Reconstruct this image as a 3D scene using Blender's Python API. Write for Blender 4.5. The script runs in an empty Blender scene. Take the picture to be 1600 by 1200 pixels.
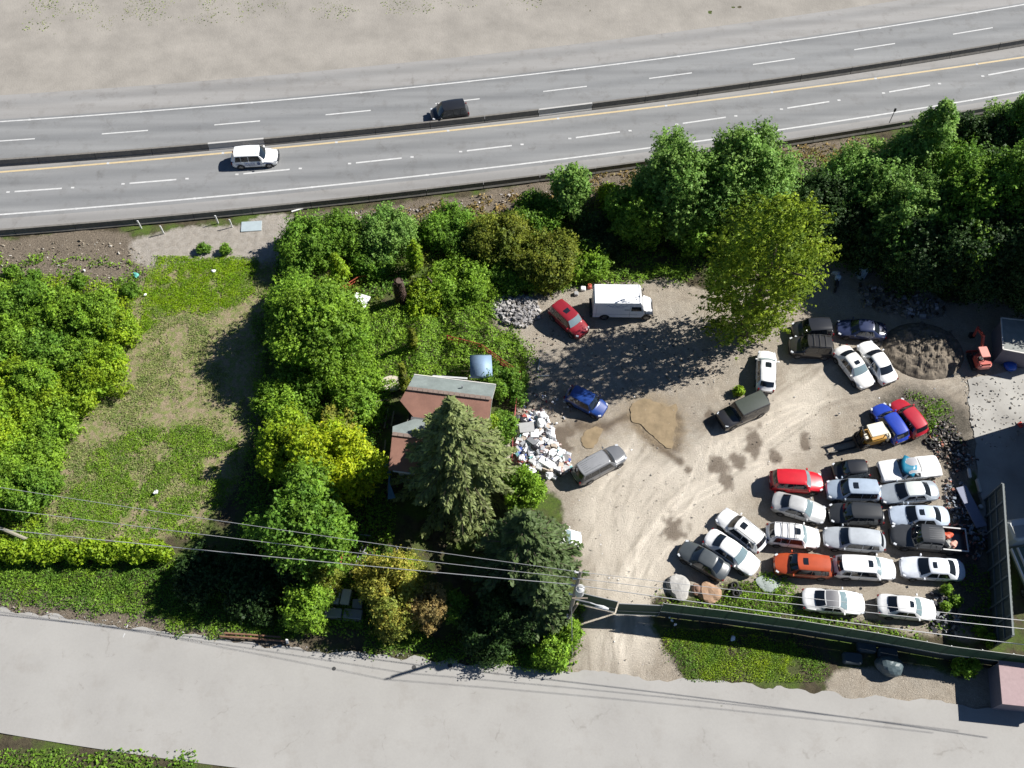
import bpy, math, random
import numpy as np
from mathutils import Vector, Matrix

# ------------------------------------------------------------------ camera, sky, sun, exposure
S = bpy.context.scene
COL = S.collection
F, TH, CH = 1500.0, math.radians(30.0), 78.0
CT, ST = math.cos(TH), math.sin(TH)
cd = bpy.data.cameras.new('camera'); cam = bpy.data.objects.new('camera', cd); COL.objects.link(cam)
cam.location = (0, 0, CH); cam.rotation_euler = (TH, 0, 0)
cd.sensor_width = 36; cd.lens = 36 * F / 1600; cd.clip_end = 2000
S.camera = cam
SUNV = Vector((1.15, 0.36, 1.0)).normalized()
w = bpy.data.worlds.new("World"); S.world = w; w.use_nodes = True
nt = w.node_tree; sky = nt.nodes.new('ShaderNodeTexSky'); sky.sky_type = 'NISHITA'; sky.sun_disc = False; sky.air_density = .8; sky.dust_density = 0; sky.ozone_density = 4.5; sky.altitude = 1500
sky.sun_elevation = math.asin(SUNV.z); sky.sun_rotation = math.atan2(SUNV.x, SUNV.y)
nt.links.new(sky.outputs[0], nt.nodes['Background'].inputs[0]); nt.nodes['Background'].inputs[1].default_value = 0.05
sl = bpy.data.lights.new('sun', 'SUN'); sun = bpy.data.objects.new('sun', sl); COL.objects.link(sun)
sl.energy = 5.0; sl.angle = math.radians(0.5); sl.color = (1.0, 0.965, 0.91)
sun.rotation_euler = SUNV.to_track_quat('Z', 'Y').to_euler()
S.view_settings.view_transform = 'Standard'; S.view_settings.look = 'None'
S.view_settings.exposure = 0.8; S.view_settings.gamma = 1.0; S.view_settings.use_curve_mapping = False

random.seed(7); RNG = np.random.default_rng(7)

def G(px, py, z=0.0):
    """where the line of sight through a point of the 1600 x 1200 photograph meets height z"""
    u, v = px - 800.0, py - 600.0
    t = (CH - z) / (F * CT + v * ST)
    return Vector((u * t, t * (F * ST - v * CT), z))
def Gn(px, py, z=0.0):
    px = np.asarray(px, float); py = np.asarray(py, float)
    t = (CH - z) / (F * CT + (py - 600) * ST)
    return (px - 800) * t, t * (F * ST - (py - 600) * CT)

# ------------------------------------------------------------------ noise (plain numpy value noise)
def vnoise(x, y, seed=0):
    xi = np.floor(x).astype(np.int64); yi = np.floor(y).astype(np.int64)
    fx = x - xi; fy = y - yi; fx = fx * fx * (3 - 2 * fx); fy = fy * fy * (3 - 2 * fy)
    def h(a, b):
        n = (a * 374761393 + b * 668265263 + seed * 974634777) & 0xffffffff
        n = ((n ^ (n >> 13)) * 1274126177) & 0xffffffff
        return ((n ^ (n >> 16)) & 0xffff) / 65535.0
    return (h(xi, yi) * (1 - fx) + h(xi + 1, yi) * fx) * (1 - fy) + (h(xi, yi + 1) * (1 - fx) + h(xi + 1, yi + 1) * fx) * fy
def fbm(x, y, seed=0, o=3):
    s = 0; a = 0.5; t = 0
    for i in range(o):
        s = s + a * vnoise(x * 2 ** i, y * 2 ** i, seed + i); t += a; a *= 0.5
    return s / t

# ------------------------------------------------------------------ materials
MATS = {}
def nodes_of(name):
    m = bpy.data.materials.new(name); m.use_nodes = True
    return m, m.node_tree, m.node_tree.nodes['Principled BSDF']
def mat(name, col, rough=0.7, metal=0.0, coat=0.0, var=0.0, scale=3.0, bump=0.0, bscale=20.0, spec=None, trans=0.0):
    if name in MATS: return MATS[name]
    m, t, b = nodes_of(name); N = t.nodes.new; L = t.links.new
    b.inputs['Base Color'].default_value = (*col, 1); b.inputs['Roughness'].default_value = rough
    b.inputs['Metallic'].default_value = metal; b.inputs['Coat Weight'].default_value = coat; b.inputs['Coat Roughness'].default_value = 0.06
    if spec is not None: b.inputs['Specular IOR Level'].default_value = spec
    tc = N('ShaderNodeTexCoord')
    if var > 0:
        n = N('ShaderNodeTexNoise'); n.inputs['Scale'].default_value = scale; n.inputs['Detail'].default_value = 6; n.inputs['Roughness'].default_value = .65
        L(tc.outputs['Object'], n.inputs['Vector'])
        r = N('ShaderNodeMapRange'); r.inputs['From Min'].default_value = .25; r.inputs['From Max'].default_value = .75
        r.inputs['To Min'].default_value = 1 - var; r.inputs['To Max'].default_value = 1 + var
        L(n.outputs['Fac'], r.inputs['Value'])
        mx = N('ShaderNodeVectorMath'); mx.operation = 'SCALE'; mx.inputs[0].default_value = col
        L(r.outputs[0], mx.inputs['Scale']); L(mx.outputs[0], b.inputs['Base Color'])
    if bump > 0:
        n2 = N('ShaderNodeTexNoise'); n2.inputs['Scale'].default_value = bscale; n2.inputs['Detail'].default_value = 5
        L(tc.outputs['Object'], n2.inputs['Vector'])
        bp = N('ShaderNodeBump'); bp.inputs['Strength'].default_value = bump; bp.inputs['Distance'].default_value = .05
        L(n2.outputs['Fac'], bp.inputs['Height']); L(bp.outputs[0], b.inputs['Normal'])
    if trans > 0:
        tr = N('ShaderNodeBsdfTranslucent'); tr.inputs[0].default_value = (*col, 1)
        ms = N('ShaderNodeMixShader'); ms.inputs[0].default_value = trans
        L(b.outputs[0], ms.inputs[1]); L(tr.outputs[0], ms.inputs[2]); L(ms.outputs[0], t.nodes['Material Output'].inputs[0])
    MATS[name] = m; return m
def paint(col, metal=0.0, rough=0.3):
    return mat('paint_%.3f_%.3f_%.3f_%.1f' % (*col, metal), col, rough, metal, 0.7, 0.14, 1.6)
def tint_mat(name, trans=0.0, rough=0.6, spec=.25, bump=0.0):
    m, t, b = nodes_of(name); N = t.nodes.new; L = t.links.new
    a = N('ShaderNodeAttribute'); a.attribute_name = 'tint'
    L(a.outputs['Color'], b.inputs['Base Color']); b.inputs['Roughness'].default_value = rough
    b.inputs['Specular IOR Level'].default_value = spec
    if trans > 0:
        tr = N('ShaderNodeBsdfTranslucent'); L(a.outputs['Color'], tr.inputs[0])
        ms = N('ShaderNodeMixShader'); ms.inputs[0].default_value = trans
        L(b.outputs[0], ms.inputs[1]); L(tr.outputs[0], ms.inputs[2]); L(ms.outputs[0], t.nodes['Material Output'].inputs[0])
    return m
LEAF = tint_mat('leaf', .38, .55, .25); RUB = tint_mat('mixed_rubble', 0, .7)
GLASS = mat('car_glass', (.012, .016, .022), .06, 0, 0, spec=.8)
GLASS_SHEEN = mat('car_glass_painted_sheen', (.16, .22, .24), .12, 0, 0, spec=.8)  # paler glass copy with a bright reflection put into its colour
TYRE = mat('tyre_rubber', (.018, .018, .018), .8)
RIM = mat('alloy', (.35, .35, .36), .35, .8)
TRIM = mat('black_trim', (.02, .02, .022), .55)
WLAMP = mat('clear_lamp', (.55, .57, .6), .15)
RLAMP = mat('red_lamp', (.14, .008, .008), .2)
BARK = mat('bark', (.10, .075, .055), .9, var=.3, scale=8)
CONC = mat('concrete', (.30, .29, .27), .85, var=.18, scale=4, bump=.2)
STEEL = mat('galvanised', (.4, .41, .42), .45, .6)
WOODP = mat('weathered_wood', (.20, .165, .13), .85, var=.25, scale=6)
WHITE = mat('white_paint', (.78, .78, .76), .5, var=.06)

# ------------------------------------------------------------------ object helpers
def tag(o, label=None, cat=None, group=None, kind=None):
    if label: o['label'] = label
    if cat: o['category'] = cat
    if group: o['group'] = group
    if kind: o['kind'] = kind
    return o
def empty(name, loc, rz=0.0, label=None, cat=None, group=None):
    o = bpy.data.objects.new(name, None); COL.objects.link(o); o.location = loc; o.rotation_euler = (0, 0, rz)
    o.empty_display_size = .3
    return tag(o, label, cat, group)
def link(name, me, parent=None, m=None):
    o = bpy.data.objects.new(name, me); COL.objects.link(o)
    if m and not me.materials: me.materials.append(m)
    if parent: o.parent = parent
    return o
class MB:
    def __init__(s): s.v = []; s.f = []; s.c = []
    def add(s, vs, fs, c=None):
        b = len(s.v); s.v += [tuple(p) for p in vs]; s.f += [tuple(i + b for i in f) for f in fs]
        s.c += [c or (1, 1, 1)] * len(vs); return s
    def box(s, c, size, rz=0, rx=0, ry=0, col=None, taper=1.0):
        hx, hy, hz = size[0] / 2, size[1] / 2, size[2] / 2
        M = Matrix.Translation(Vector(c)) @ Matrix.Rotation(rz, 4, 'Z') @ Matrix.Rotation(ry, 4, 'Y') @ Matrix.Rotation(rx, 4, 'X')
        vs = [M @ Vector((x * hx * (taper if z > 0 else 1), y * hy * (taper if z > 0 else 1), z * hz)) for z in (-1, 1) for y in (-1, 1) for x in (-1, 1)]
        return s.add(vs, [(0, 2, 3, 1), (4, 5, 7, 6), (0, 1, 5, 4), (2, 6, 7, 3), (0, 4, 6, 2), (1, 3, 7, 5)], col)
    def rbox(s, c, size, r=.08, rz=0, col=None):
        """box with chamfered upright edges and chamfered top"""
        hx, hy = size[0] / 2, size[1] / 2; z0, z1 = c[2] - size[2] / 2, c[2] + size[2] / 2
        def ring(k, z): 
            a, b, q = hx - k, hy - k, r
            return [(a, -b + q, z), (a, b - q, z), (a - q, b, z), (-a + q, b, z), (-a, b - q, z), (-a, -b + q, z), (-a + q, -b, z), (a - q, -b, z)]
        R = Matrix.Rotation(rz, 3, 'Z'); off = Vector((c[0], c[1], 0))
        vs = ring(0, z0) + ring(0, z1 - r * .7) + ring(r * .6, z1)
        vs = [R @ Vector(p) + off for p in vs]
        fs = [tuple(range(7, -1, -1)), tuple(range(16, 24))]
        for k in (0, 8):
            for i in range(8): j = (i + 1) % 8; fs.append((k + i, k + j, k + j + 8, k + i + 8))
        return s.add(vs, fs, col)
    def tube(s, pts, r, n=8, col=None, cap=True):
        pts = [Vector(p) for p in pts]; rs = r if isinstance(r, (list, tuple)) else [r] * len(pts)
        vs = []; fs = []
        for i, p in enumerate(pts):
            d = (pts[min(i + 1, len(pts) - 1)] - pts[max(i - 1, 0)]).normalized()
            a = d.orthogonal().normalized() if abs(d.z) < .9 else Vector((1, 0, 0)).cross(d).normalized()
            if abs(d.z) < .9: a = d.cross(Vector((0, 0, 1))).normalized()
            b = d.cross(a)
            for k in range(n):
                q = 2 * math.pi * k / n; vs.append(p + (a * math.cos(q) + b * math.sin(q)) * rs[i])
        for i in range(len(pts) - 1):
            for k in range(n):
                l = (k + 1) % n; fs.append((i * n + k, i * n + l, (i + 1) * n + l, (i + 1) * n + k))
        if cap: fs += [tuple(range(n - 1, -1, -1)), tuple(range((len(pts) - 1) * n, len(pts) * n))]
        return s.add(vs, fs, col)
    def torus(s, c, R, r, rx=0, ry=0, n=16, k=8, col=None):
        M = Matrix.Translation(Vector(c)) @ Matrix.Rotation(ry, 4, 'Y') @ Matrix.Rotation(rx, 4, 'X'); vs = []; fs = []
        for i in range(n):
            a = 2 * math.pi * i / n
            for j in range(k):
                b = 2 * math.pi * j / k
                vs.append(M @ Vector(((R + r * math.cos(b)) * math.cos(a), (R + r * math.cos(b)) * math.sin(a), r * 1.2 * math.sin(b))))
        for i in range(n):
            for j in range(k):
                fs.append((i * k + j, ((i + 1) % n) * k + j, ((i + 1) % n) * k + (j + 1) % k, i * k + (j + 1) % k))
        return s.add(vs, fs, col)
    def prism(s, poly, z0, z1, col=None):
        n = len(poly); a = sum(poly[i][0] * poly[(i + 1) % n][1] - poly[(i + 1) % n][0] * poly[i][1] for i in range(n))
        if a < 0: poly = poly[::-1]
        vs = [(p[0], p[1], z0) for p in poly] + [(p[0], p[1], z1) for p in poly]
        fs = [tuple(range(n - 1, -1, -1)), tuple(range(n, 2 * n))] + [(i, (i + 1) % n, n + (i + 1) % n, n + i) for i in range(n)]
        return s.add(vs, fs, col)
    def build(s, name, m, parent=None, smooth=False, tint=False, loc=None):
        me = bpy.data.meshes.new(name)
        vs = s.v
        if loc is not None: vs = [(p[0] - loc[0], p[1] - loc[1], p[2] - loc[2]) for p in vs]
        me.from_pydata(vs, [], s.f); me.materials.append(m)
        if tint:
            at = me.color_attributes.new('tint', 'FLOAT_COLOR', 'POINT')
            at.data.foreach_set('color', np.array([(*c, 1) for c in s.c], 'f').ravel())
        if smooth:
            me.polygons.foreach_set('use_smooth', [True] * len(me.polygons)); me.set_sharp_from_angle(angle=math.radians(38))
        me.update(); o = link(name, me, parent)
        if loc is not None: o.location = loc
        return o

def quads_mesh(name, V, C, m=LEAF):
    """V (n,4,3) C (n,3): one mesh of n leaf-sized faces, each with its own tint"""
    n = len(V); me = bpy.data.meshes.new(name)
    me.vertices.add(4 * n); me.vertices.foreach_set('co', V.astype('f').ravel())
    me.loops.add(4 * n); me.loops.foreach_set('vertex_index', np.arange(4 * n, dtype='i'))
    me.polygons.add(n); me.polygons.foreach_set('loop_start', np.arange(0, 4 * n, 4, dtype='i'))
    me.materials.append(m); me.update(calc_edges=True)
    at = me.color_attributes.new('tint', 'FLOAT_COLOR', 'POINT')
    c4 = np.ones((n, 4, 4), 'f'); c4[:, :, :3] = np.clip(C, 0, 1)[:, None, :]; at.data.foreach_set('color', c4.ravel())
    return me
def leaf_quads(P, Nn, size, rng, asp=.62):
    n = len(P); r = rng.normal(size=(n, 3)); t1 = np.cross(Nn, r); t1 /= np.linalg.norm(t1, axis=1)[:, None] + 1e-9
    t2 = np.cross(Nn, t1); t2 /= np.linalg.norm(t2, axis=1)[:, None] + 1e-9
    s = (size * (.5 + 1.15 * rng.random(n) ** 1.7))[:, None] if np.isscalar(size) else size[:, None]
    a = t1 * s * .5; b = t2 * s * .5 * asp
    sag = Nn * s * .12
    return np.stack([P - a - sag, P - b + sag, P + a - sag, P + b + sag], 1)

PAL = dict(
    lime=((.33, .45, .022), (.23, .38, .028)), yellow=((.47, .52, .016), (.30, .43, .022)), mid=((.20, .35, .035), (.12, .25, .03)), grass=((.38, .43, .15), (.22, .31, .08)),
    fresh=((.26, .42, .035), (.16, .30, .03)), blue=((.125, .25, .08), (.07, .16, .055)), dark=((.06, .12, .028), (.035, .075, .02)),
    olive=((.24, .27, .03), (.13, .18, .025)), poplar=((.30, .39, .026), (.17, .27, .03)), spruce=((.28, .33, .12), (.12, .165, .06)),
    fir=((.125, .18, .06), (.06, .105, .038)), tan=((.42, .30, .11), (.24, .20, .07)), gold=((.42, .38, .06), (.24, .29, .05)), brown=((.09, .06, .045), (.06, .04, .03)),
    alder=((.26, .42, .09), (.16, .31, .06)), vivid=((.30, .46, .012), (.20, .36, .015)))

def crown_mesh(name, R, H, z0, pal, shape='round', leaf=.34, cover=1.0, lobes=None, seed=1, spiky=0.0):
    rng = np.random.default_rng(seed); n = lobes or int(12 + R * 5)
    prof = {'round': lambda q: np.sin(np.pi * np.clip(q * .86 + .12, 0, 1)) ** .6,
            'tall': lambda q: (1 - q) ** .42 * (.55 + .45 * np.minimum(1, q * 4)),
            'poplar': lambda q: np.sin(np.pi * np.clip(q * .88 + .08, 0, 1)) ** .55 * (1 - .25 * q),
            'cone': lambda q: (1 - q) ** .8 * np.minimum(1, .5 + q * 3),
            'mound': lambda q: np.sqrt(np.clip(1 - q * q, 0, 1)) * 1.0}[shape]
    c1, c2 = np.array(PAL[pal][0]), np.array(PAL[pal][1]); Vs = []; Cs = []
    n = int(n * 1.9)
    for i in range(n):
        q = (i + .5) / n if shape != 'mound' else rng.random() ** .8 * .85
        a = i * 2.399 + rng.random() * .9; r = prof(q) * R * (.66 + .62 * float(vnoise(np.array(math.cos(a) * 1.4 + seed), np.array(math.sin(a) * 1.4 + q * 2.2), seed))); rad = r * (.2 + .62 * rng.random() ** .5) if shape != 'cone' else r * .5 * rng.random()
        lr = (.17 + .19 * rng.random()) * (r * .8 + .2 * R) + .14
        cx, cy, cz = rad * math.cos(a), rad * math.sin(a), z0 + (H - z0) * q * .93
        if shape == 'mound': cz = z0 + max(0, 1 - (rad / R) ** 2) ** .5 * (H - z0) * (.35 + .6 * rng.random())
        rz = lr * (1 + spiky * rng.random()); lt = (.8 + .4 * rng.random())
        lf = leaf * .70; cnt = int(cover * .60 * 4 * math.pi * lr * lr * (1 + .6 * spiky) / (lf * lf * .42))
        d = rng.normal(size=(cnt, 3)); d /= np.linalg.norm(d, axis=1)[:, None]
        d = d[(d[:, 2] > -.35) | (rng.random(cnt) < .35)]; cnt = len(d)
        f = 1 - np.abs(rng.normal(0, .24, cnt)) + .35 * (fbm(d[:, 0] * 3 + i * 7, d[:, 1] * 3 + d[:, 2] * 2, seed) - .5)
        P = np.stack([cx + d[:, 0] * lr * f, cy + d[:, 1] * lr * f, cz + d[:, 2] * rz * f], 1)
        # sprays: leafy twigs reaching out of the clump
        ns = int((6 + 16 * lr * lr) * (.5 + spiky) * min(1, cover + .2)); per = 16
        sd = rng.normal(size=(ns, 3)) + np.array([cx, cy, 0]) / (R + .1) * .9 + np.array([0, 0, .5 + spiky]); sd /= np.linalg.norm(sd, axis=1)[:, None]
        tt = .55 + (.55 + .75 * rng.random((ns, 1))) * rng.random((ns, per)); tt = tt.clip(0, 1.2 + .45 * spiky)
        SP = np.array([cx, cy, cz]) + sd[:, None, :] * tt[:, :, None] * np.array([lr, lr, rz]) + rng.normal(0, .08, (ns, per, 3)); sdd = np.repeat(sd, per, 0)
        P = np.concatenate([P, SP.reshape(-1, 3)]); d = np.concatenate([d, sdd]); cnt = len(P)
        P[:, 2] = np.maximum(P[:, 2], .05)
        Nn = d + rng.normal(0, .6, (cnt, 3)) + np.array([0, 0, .35]); Nn /= np.linalg.norm(Nn, axis=1)[:, None]
        mixw = np.clip(.5 + .35 * rng.normal() + .25 * rng.normal(size=cnt), 0, 1)[:, None]
        C = (c1 * mixw + c2 * (1 - mixw)) * (.7 + .6 * rng.random((cnt, 1))) * lt
        Vs.append(leaf_quads(P, Nn, lf, rng)); Cs.append(C)
    return quads_mesh(name, np.concatenate(Vs), np.concatenate(Cs))
def trunk_mesh(name, R, H, z0, r0, seed, m=BARK, limbs=6):
    rng = random.Random(seed); b = MB(); top = H * .8
    pts = [(0, 0, -.1)]; x = y = 0
    for i in range(1, 6): x += rng.uniform(-.1, .1); y += rng.uniform(-.1, .1); pts.append((x, y, top * i / 5))
    b.tube(pts, [r0 * (1.15, 1, .85, .65, .42, .15)[i] for i in range(6)], 8)
    for k in range(limbs):
        i = rng.choice([1, 2, 3, 3, 4]); p = Vector(pts[i]); a = k * 2.4 + rng.random(); l = R * rng.uniform(.5, .8)
        q = p + Vector((math.cos(a) * l * .5, math.sin(a) * l * .5, l * .35)); e = p + Vector((math.cos(a) * l, math.sin(a) * l, l * .8))
        b.tube([p, q, e], [r0 * .4, r0 * .25, r0 * .08], 6)
    me = bpy.data.meshes.new(name); me.from_pydata(b.v, [], b.f); me.materials.append(m); return me

TREE_N = [0]
def tree(name, label, cat, px, py, hc, R, H, pal, shape='round', z0=None, group=None, leaf=.34, cover=1.0, seed=None, spiky=0.0, lobes=None, base=None):
    TREE_N[0] += 1; seed = seed or TREE_N[0] * 13 + 5
    p = G(px, py, hc) if base is None else G(*base, 0); z0 = z0 if z0 is not None else (.22 * H if shape != 'mound' else 0)
    t = empty(name, (p.x, p.y, 0), 0, label, cat, group)
    link('crown' if cat == 'tree' else 'foliage', crown_mesh('crown', R, H, z0, pal, shape, leaf, cover, lobes, seed, spiky), t)
    link('trunk' if cat == 'tree' else 'stem', trunk_mesh('trunk', R, H * .85, z0, .03 * H * (.6 if shape == 'mound' else 1), seed), t)
    return t

def conifer(label, apex, H, R, pal, seed, zb=.8, droop=.35, nper=11, group=None, keep=.62):
    rng = np.random.default_rng(seed); p = G(apex[0], apex[1], H)
    t = empty('conifer_tree', (p.x, p.y, 0), 0, label, 'tree', group)
    c1, c2 = map(np.array, PAL[pal]); P = []; Nn = []; Sz = []; C = []; D = []
    b = MB(); b.tube([(0, 0, -.1), (0, 0, H * .5), (0, 0, H * .97)], [.022 * H, .014 * H, .03], 8)
    z = zb
    while z < H * .985:
        q = (z - zb) / (H - zb); r = R * (1 - q) ** 1.0 * (1 if q > .1 else .8 + q * 2) + .12
        for k in range(max(5, int(nper * (1 - q * .45)))):
            a = rng.random() * 6.283; L = r * (.5 + .62 * rng.random()); dr = droop * (1 - q * .9) + .06 * rng.normal()
            da = np.array([math.cos(a), math.sin(a)]); lat = np.array([-da[1], da[0]])
            if L > 1.2: b.tube([(0, 0, z), (da[0] * L * .55, da[1] * L * .55, z - dr * L * .25), (da[0] * L * .93, da[1] * L * .93, z - dr * L * .75)], [.05, .03, .012], 4, cap=False)
            m = int(10 + L * 15 / keep); tt = rng.random(m) ** keep; wd = (1 - tt) * .30 * L + .14
            s = rng.uniform(-1, 1, m) * wd
            pos = np.stack([da[0] * tt * L + lat[0] * s, da[1] * tt * L + lat[1] * s, z - dr * L * tt ** 1.5 - np.abs(s) * .25 - rng.random(m) * .22 + .05 * rng.normal(size=m)], 1)
            dirv = np.stack([da[0] * .8 + lat[0] * np.sign(s) * .6, da[1] * .8 + lat[1] * np.sign(s) * .6, np.full(m, -.35)], 1)
            P.append(pos); D.append(dirv); Sz.append(.34 + .3 * rng.random(m))
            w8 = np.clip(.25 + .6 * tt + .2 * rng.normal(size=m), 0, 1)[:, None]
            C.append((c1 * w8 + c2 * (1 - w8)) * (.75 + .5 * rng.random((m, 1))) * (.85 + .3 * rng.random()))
        z += .30 * (1 - .45 * q) * H / 14
    P = np.concatenate(P); D = np.concatenate(D); Sz = np.concatenate(Sz)[:, None]; C = np.concatenate(C); n = len(P)
    D += rng.normal(0, .25, (n, 3)); D /= np.linalg.norm(D, axis=1)[:, None]
    up = np.array([0, 0, 1.]) + rng.normal(0, .45, (n, 3)); sd = np.cross(D, up); sd /= np.linalg.norm(sd, axis=1)[:, None]
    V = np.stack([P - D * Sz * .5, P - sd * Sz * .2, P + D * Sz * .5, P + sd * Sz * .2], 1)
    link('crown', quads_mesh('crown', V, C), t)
    b.build('trunk', BARK, t); return t

# ------------------------------------------------------------------ ground: one sheet, its worn, grassy and muddy areas as soft masks
def inpoly(X, Y, poly):
    r = np.zeros(X.shape, bool); n = len(poly)
    for i in range(n):
        x1, y1 = poly[i]; x2, y2 = poly[(i + 1) % n]
        if y1 == y2: continue
        c = ((y1 > Y) != (y2 > Y)) & (X < (x2 - x1) * (Y - y1) / (y2 - y1) + x1); r ^= c
    return r
def wpoly(pp): return [tuple(G(a, b)[:2]) for a, b in pp]
def blur(a, k):
    for _ in range(2):
        for ax in (0, 1):
            c = np.cumsum(np.pad(a, [(k + 1, k) if i == ax else (0, 0) for i in (0, 1)], mode='edge'), axis=ax)
            n = a.shape[ax]
            a = (np.take(c, np.arange(2 * k + 1, 2 * k + 1 + n), ax) - np.take(c, np.arange(n), ax)) / (2 * k + 1)
    return a
YARD = [(770, 462), (850, 458), (920, 447), (1010, 436), (1075, 440), (1110, 455), (1220, 440), (1270, 400), (1350, 405), (1420, 440), (1490, 470), (1545, 460), (1640, 470),
        (1700, 720), (1560, 720), (1520, 760), (1555, 1000), (1480, 992), (1420, 985), (1340, 972), (1250, 950), (1195, 905), (1150, 905), (1075, 935), (1015, 935), (1022, 975), (1045, 1010), (1075, 1060), (1100, 1110),
        (870, 1110), (880, 1055), (905, 1010), (908, 930), (893, 860), (880, 800), (872, 765), (800, 745), (800, 650), (828, 610), (826, 545), (790, 520), (766, 500)]
PALE = [(940, 720), (985, 660), (1010, 690), (1050, 730), (1100, 690), (1180, 660), (1230, 600), (1290, 570), (1300, 650), (1240, 720), (1190, 760), (1130, 800), (1080, 860), (1040, 930), (1010, 1060), (920, 1060), (930, 900), (905, 800)]
FIELD = [(232, 405), (440, 398), (425, 440), (410, 560), (405, 660), (365, 780), (300, 835), (60, 850), (80, 760), (120, 660), (165, 560), (200, 480)]
STRIP = [(215, 415), (190, 370), (300, 352), (470, 335), (450, 400), (440, 430), (405, 405)]
BANK = [(-60, 375), (200, 358), (240, 410), (200, 470), (100, 440), (-60, 430)]
BANK2 = [(470, 340), (700, 305), (960, 265), (1250, 225), (1350, 210), (1340, 250), (1200, 300), (960, 330), (700, 365), (470, 370)]
VERGE = [(-60, 905), (120, 935), (300, 975), (480, 1000), (480, 1030), (260, 1010), (-60, 960)]
LAWN = [(1035, 980), (1140, 990), (1260, 1005), (1330, 1030), (1330, 1120), (1110, 1090), (1060, 1040)]
MUD = [(1350, 640), (1420, 600), (1530, 640), (1510, 710), (1540, 820), (1560, 1000), (1500, 990), (1480, 700), (1400, 700)]
PAD = [(1508, 590), (1640, 575), (1700, 830), (1540, 830), (1522, 700)]
DX = .2; gx = np.arange(-64, 64 + DX, DX); gy = np.arange(6, 101 + DX, DX); GX, GY = np.meshgrid(gx, gy)
def mask(pp, k, wob=1.0):
    wx = (fbm(GX * .5, GY * .5, 3) - .5) * 2.4 * wob; wy = (fbm(GX * .5 + 9, GY * .5, 5) - .5) * 2.4 * wob
    return blur(inpoly(GX + wx, GY + wy, wpoly(pp)).astype(float), k)
def segdist(pp):
    w_ = [G(a, b) for a, b in pp]; d = np.full(GX.shape, 99.)
    for p, q in zip(w_[:-1], w_[1:]):
        vx, vy = q.x - p.x, q.y - p.y; l2 = vx * vx + vy * vy
        t = np.clip(((GX - p.x) * vx + (GY - p.y) * vy) / l2, 0, 1)
        d = np.minimum(d, np.hypot(GX - p.x - t * vx, GY - p.y - t * vy))
    return d
def smooth_line(pp, n=6):
    out = []
    P = [pp[0]] + pp + [pp[-1]]
    for i in range(1, len(P) - 2):
        for k in range(n):
            t = k / n; a, b, c, d = (np.array(P[j], float) for j in (i - 1, i, i + 1, i + 2))
            out.append(tuple(.5 * ((2 * b) + (c - a) * t + (2 * a - 5 * b + 4 * c - d) * t * t + (3 * b - a - 3 * c + d) * t ** 3)))
    out.append(tuple(pp[-1])); return out
m_dirt = np.maximum(np.maximum(mask(YARD, 3), mask(PAD, 1, .2)), mask([(1300, 1038), (1430, 1042), (1560, 1050), (1720, 1065), (1720, 1130), (1290, 1110)], 3)); m_pale = mask(PALE, 8)
m_field = np.maximum(mask(FIELD, 5), mask(BANK, 4) * .0); m_strip = np.maximum(mask(STRIP, 4), mask(PAD, 1, .3) * .8)
m_bank = np.maximum(np.maximum(mask(BANK, 4), mask(BANK2, 4)), mask(VERGE, 3))
m_mud = mask(MUD, 5)
PUD1 = [(985, 625), (1010, 618), (1040, 632), (1058, 628), (1061, 655), (1058, 680), (1050, 706), (1034, 700), (1018, 680), (1000, 668), (978, 655)]
PUD2 = [(908, 672), (925, 664), (946, 668), (940, 684), (930, 702), (912, 706), (905, 690)]
m_wet = np.minimum(1, 1.25 * np.maximum(mask(PUD1, 7, .8), mask(PUD2, 7, .8)))
stain = np.zeros(GX.shape)
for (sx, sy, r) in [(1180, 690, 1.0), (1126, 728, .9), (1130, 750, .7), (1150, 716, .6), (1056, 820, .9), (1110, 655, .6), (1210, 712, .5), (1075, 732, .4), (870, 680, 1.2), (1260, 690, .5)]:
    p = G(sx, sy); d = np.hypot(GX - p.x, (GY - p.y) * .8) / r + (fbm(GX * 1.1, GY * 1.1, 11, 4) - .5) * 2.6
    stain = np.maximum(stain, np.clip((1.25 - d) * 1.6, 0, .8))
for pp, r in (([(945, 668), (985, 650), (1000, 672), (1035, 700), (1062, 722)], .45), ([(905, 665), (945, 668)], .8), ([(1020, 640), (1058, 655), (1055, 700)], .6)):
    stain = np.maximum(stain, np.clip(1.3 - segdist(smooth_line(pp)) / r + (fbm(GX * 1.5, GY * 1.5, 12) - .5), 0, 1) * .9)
track = np.zeros(GX.shape)
for (pp, k) in [([(960, 1090), (952, 980), (955, 880), (985, 780), (1060, 700), (1150, 655), (1240, 600), (1290, 560)], 5),
                ([(1000, 1090), (985, 980), (1000, 900), (1060, 800), (1150, 740), (1260, 700), (1340, 700)], 5),
                ([(930, 1090), (940, 1000), (945, 900), (930, 800), (960, 740), (1000, 690), (990, 620), (930, 560), (900, 530)], 3),
                ([(1040, 1000), (1000, 940), (1040, 850), (1100, 780), (1150, 690), (1130, 600), (1080, 520), (1050, 470)], 3),
                ([(1160, 690), (1250, 640), (1330, 620), (1430, 610), (1500, 590), (1600, 610)], 3)]:
    w_ = np.array(smooth_line(pp, 5))
    for j in range(k):
        off = np.array([random.uniform(-34, 34), random.uniform(-14, 14)])
        for sgn in (-.8, .8):
            d = segdist([tuple(q) for q in (w_ + off + np.array([sgn * 15, 0]) + np.array([[6 * math.sin(i * .7 + j * 2), 5 * math.sin(i * .5 + j)] for i in range(len(w_))]))][::2])
            track += np.clip(1 - d / .22, 0, 1) * random.choice([-1, -1, 1, 1]) * .75 * np.clip(fbm(GX * .45, GY * .45, 31 + j * 3, 4) * 3.2 - 1.25, 0, 1)
track = np.clip(track, -1, 1)
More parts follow.
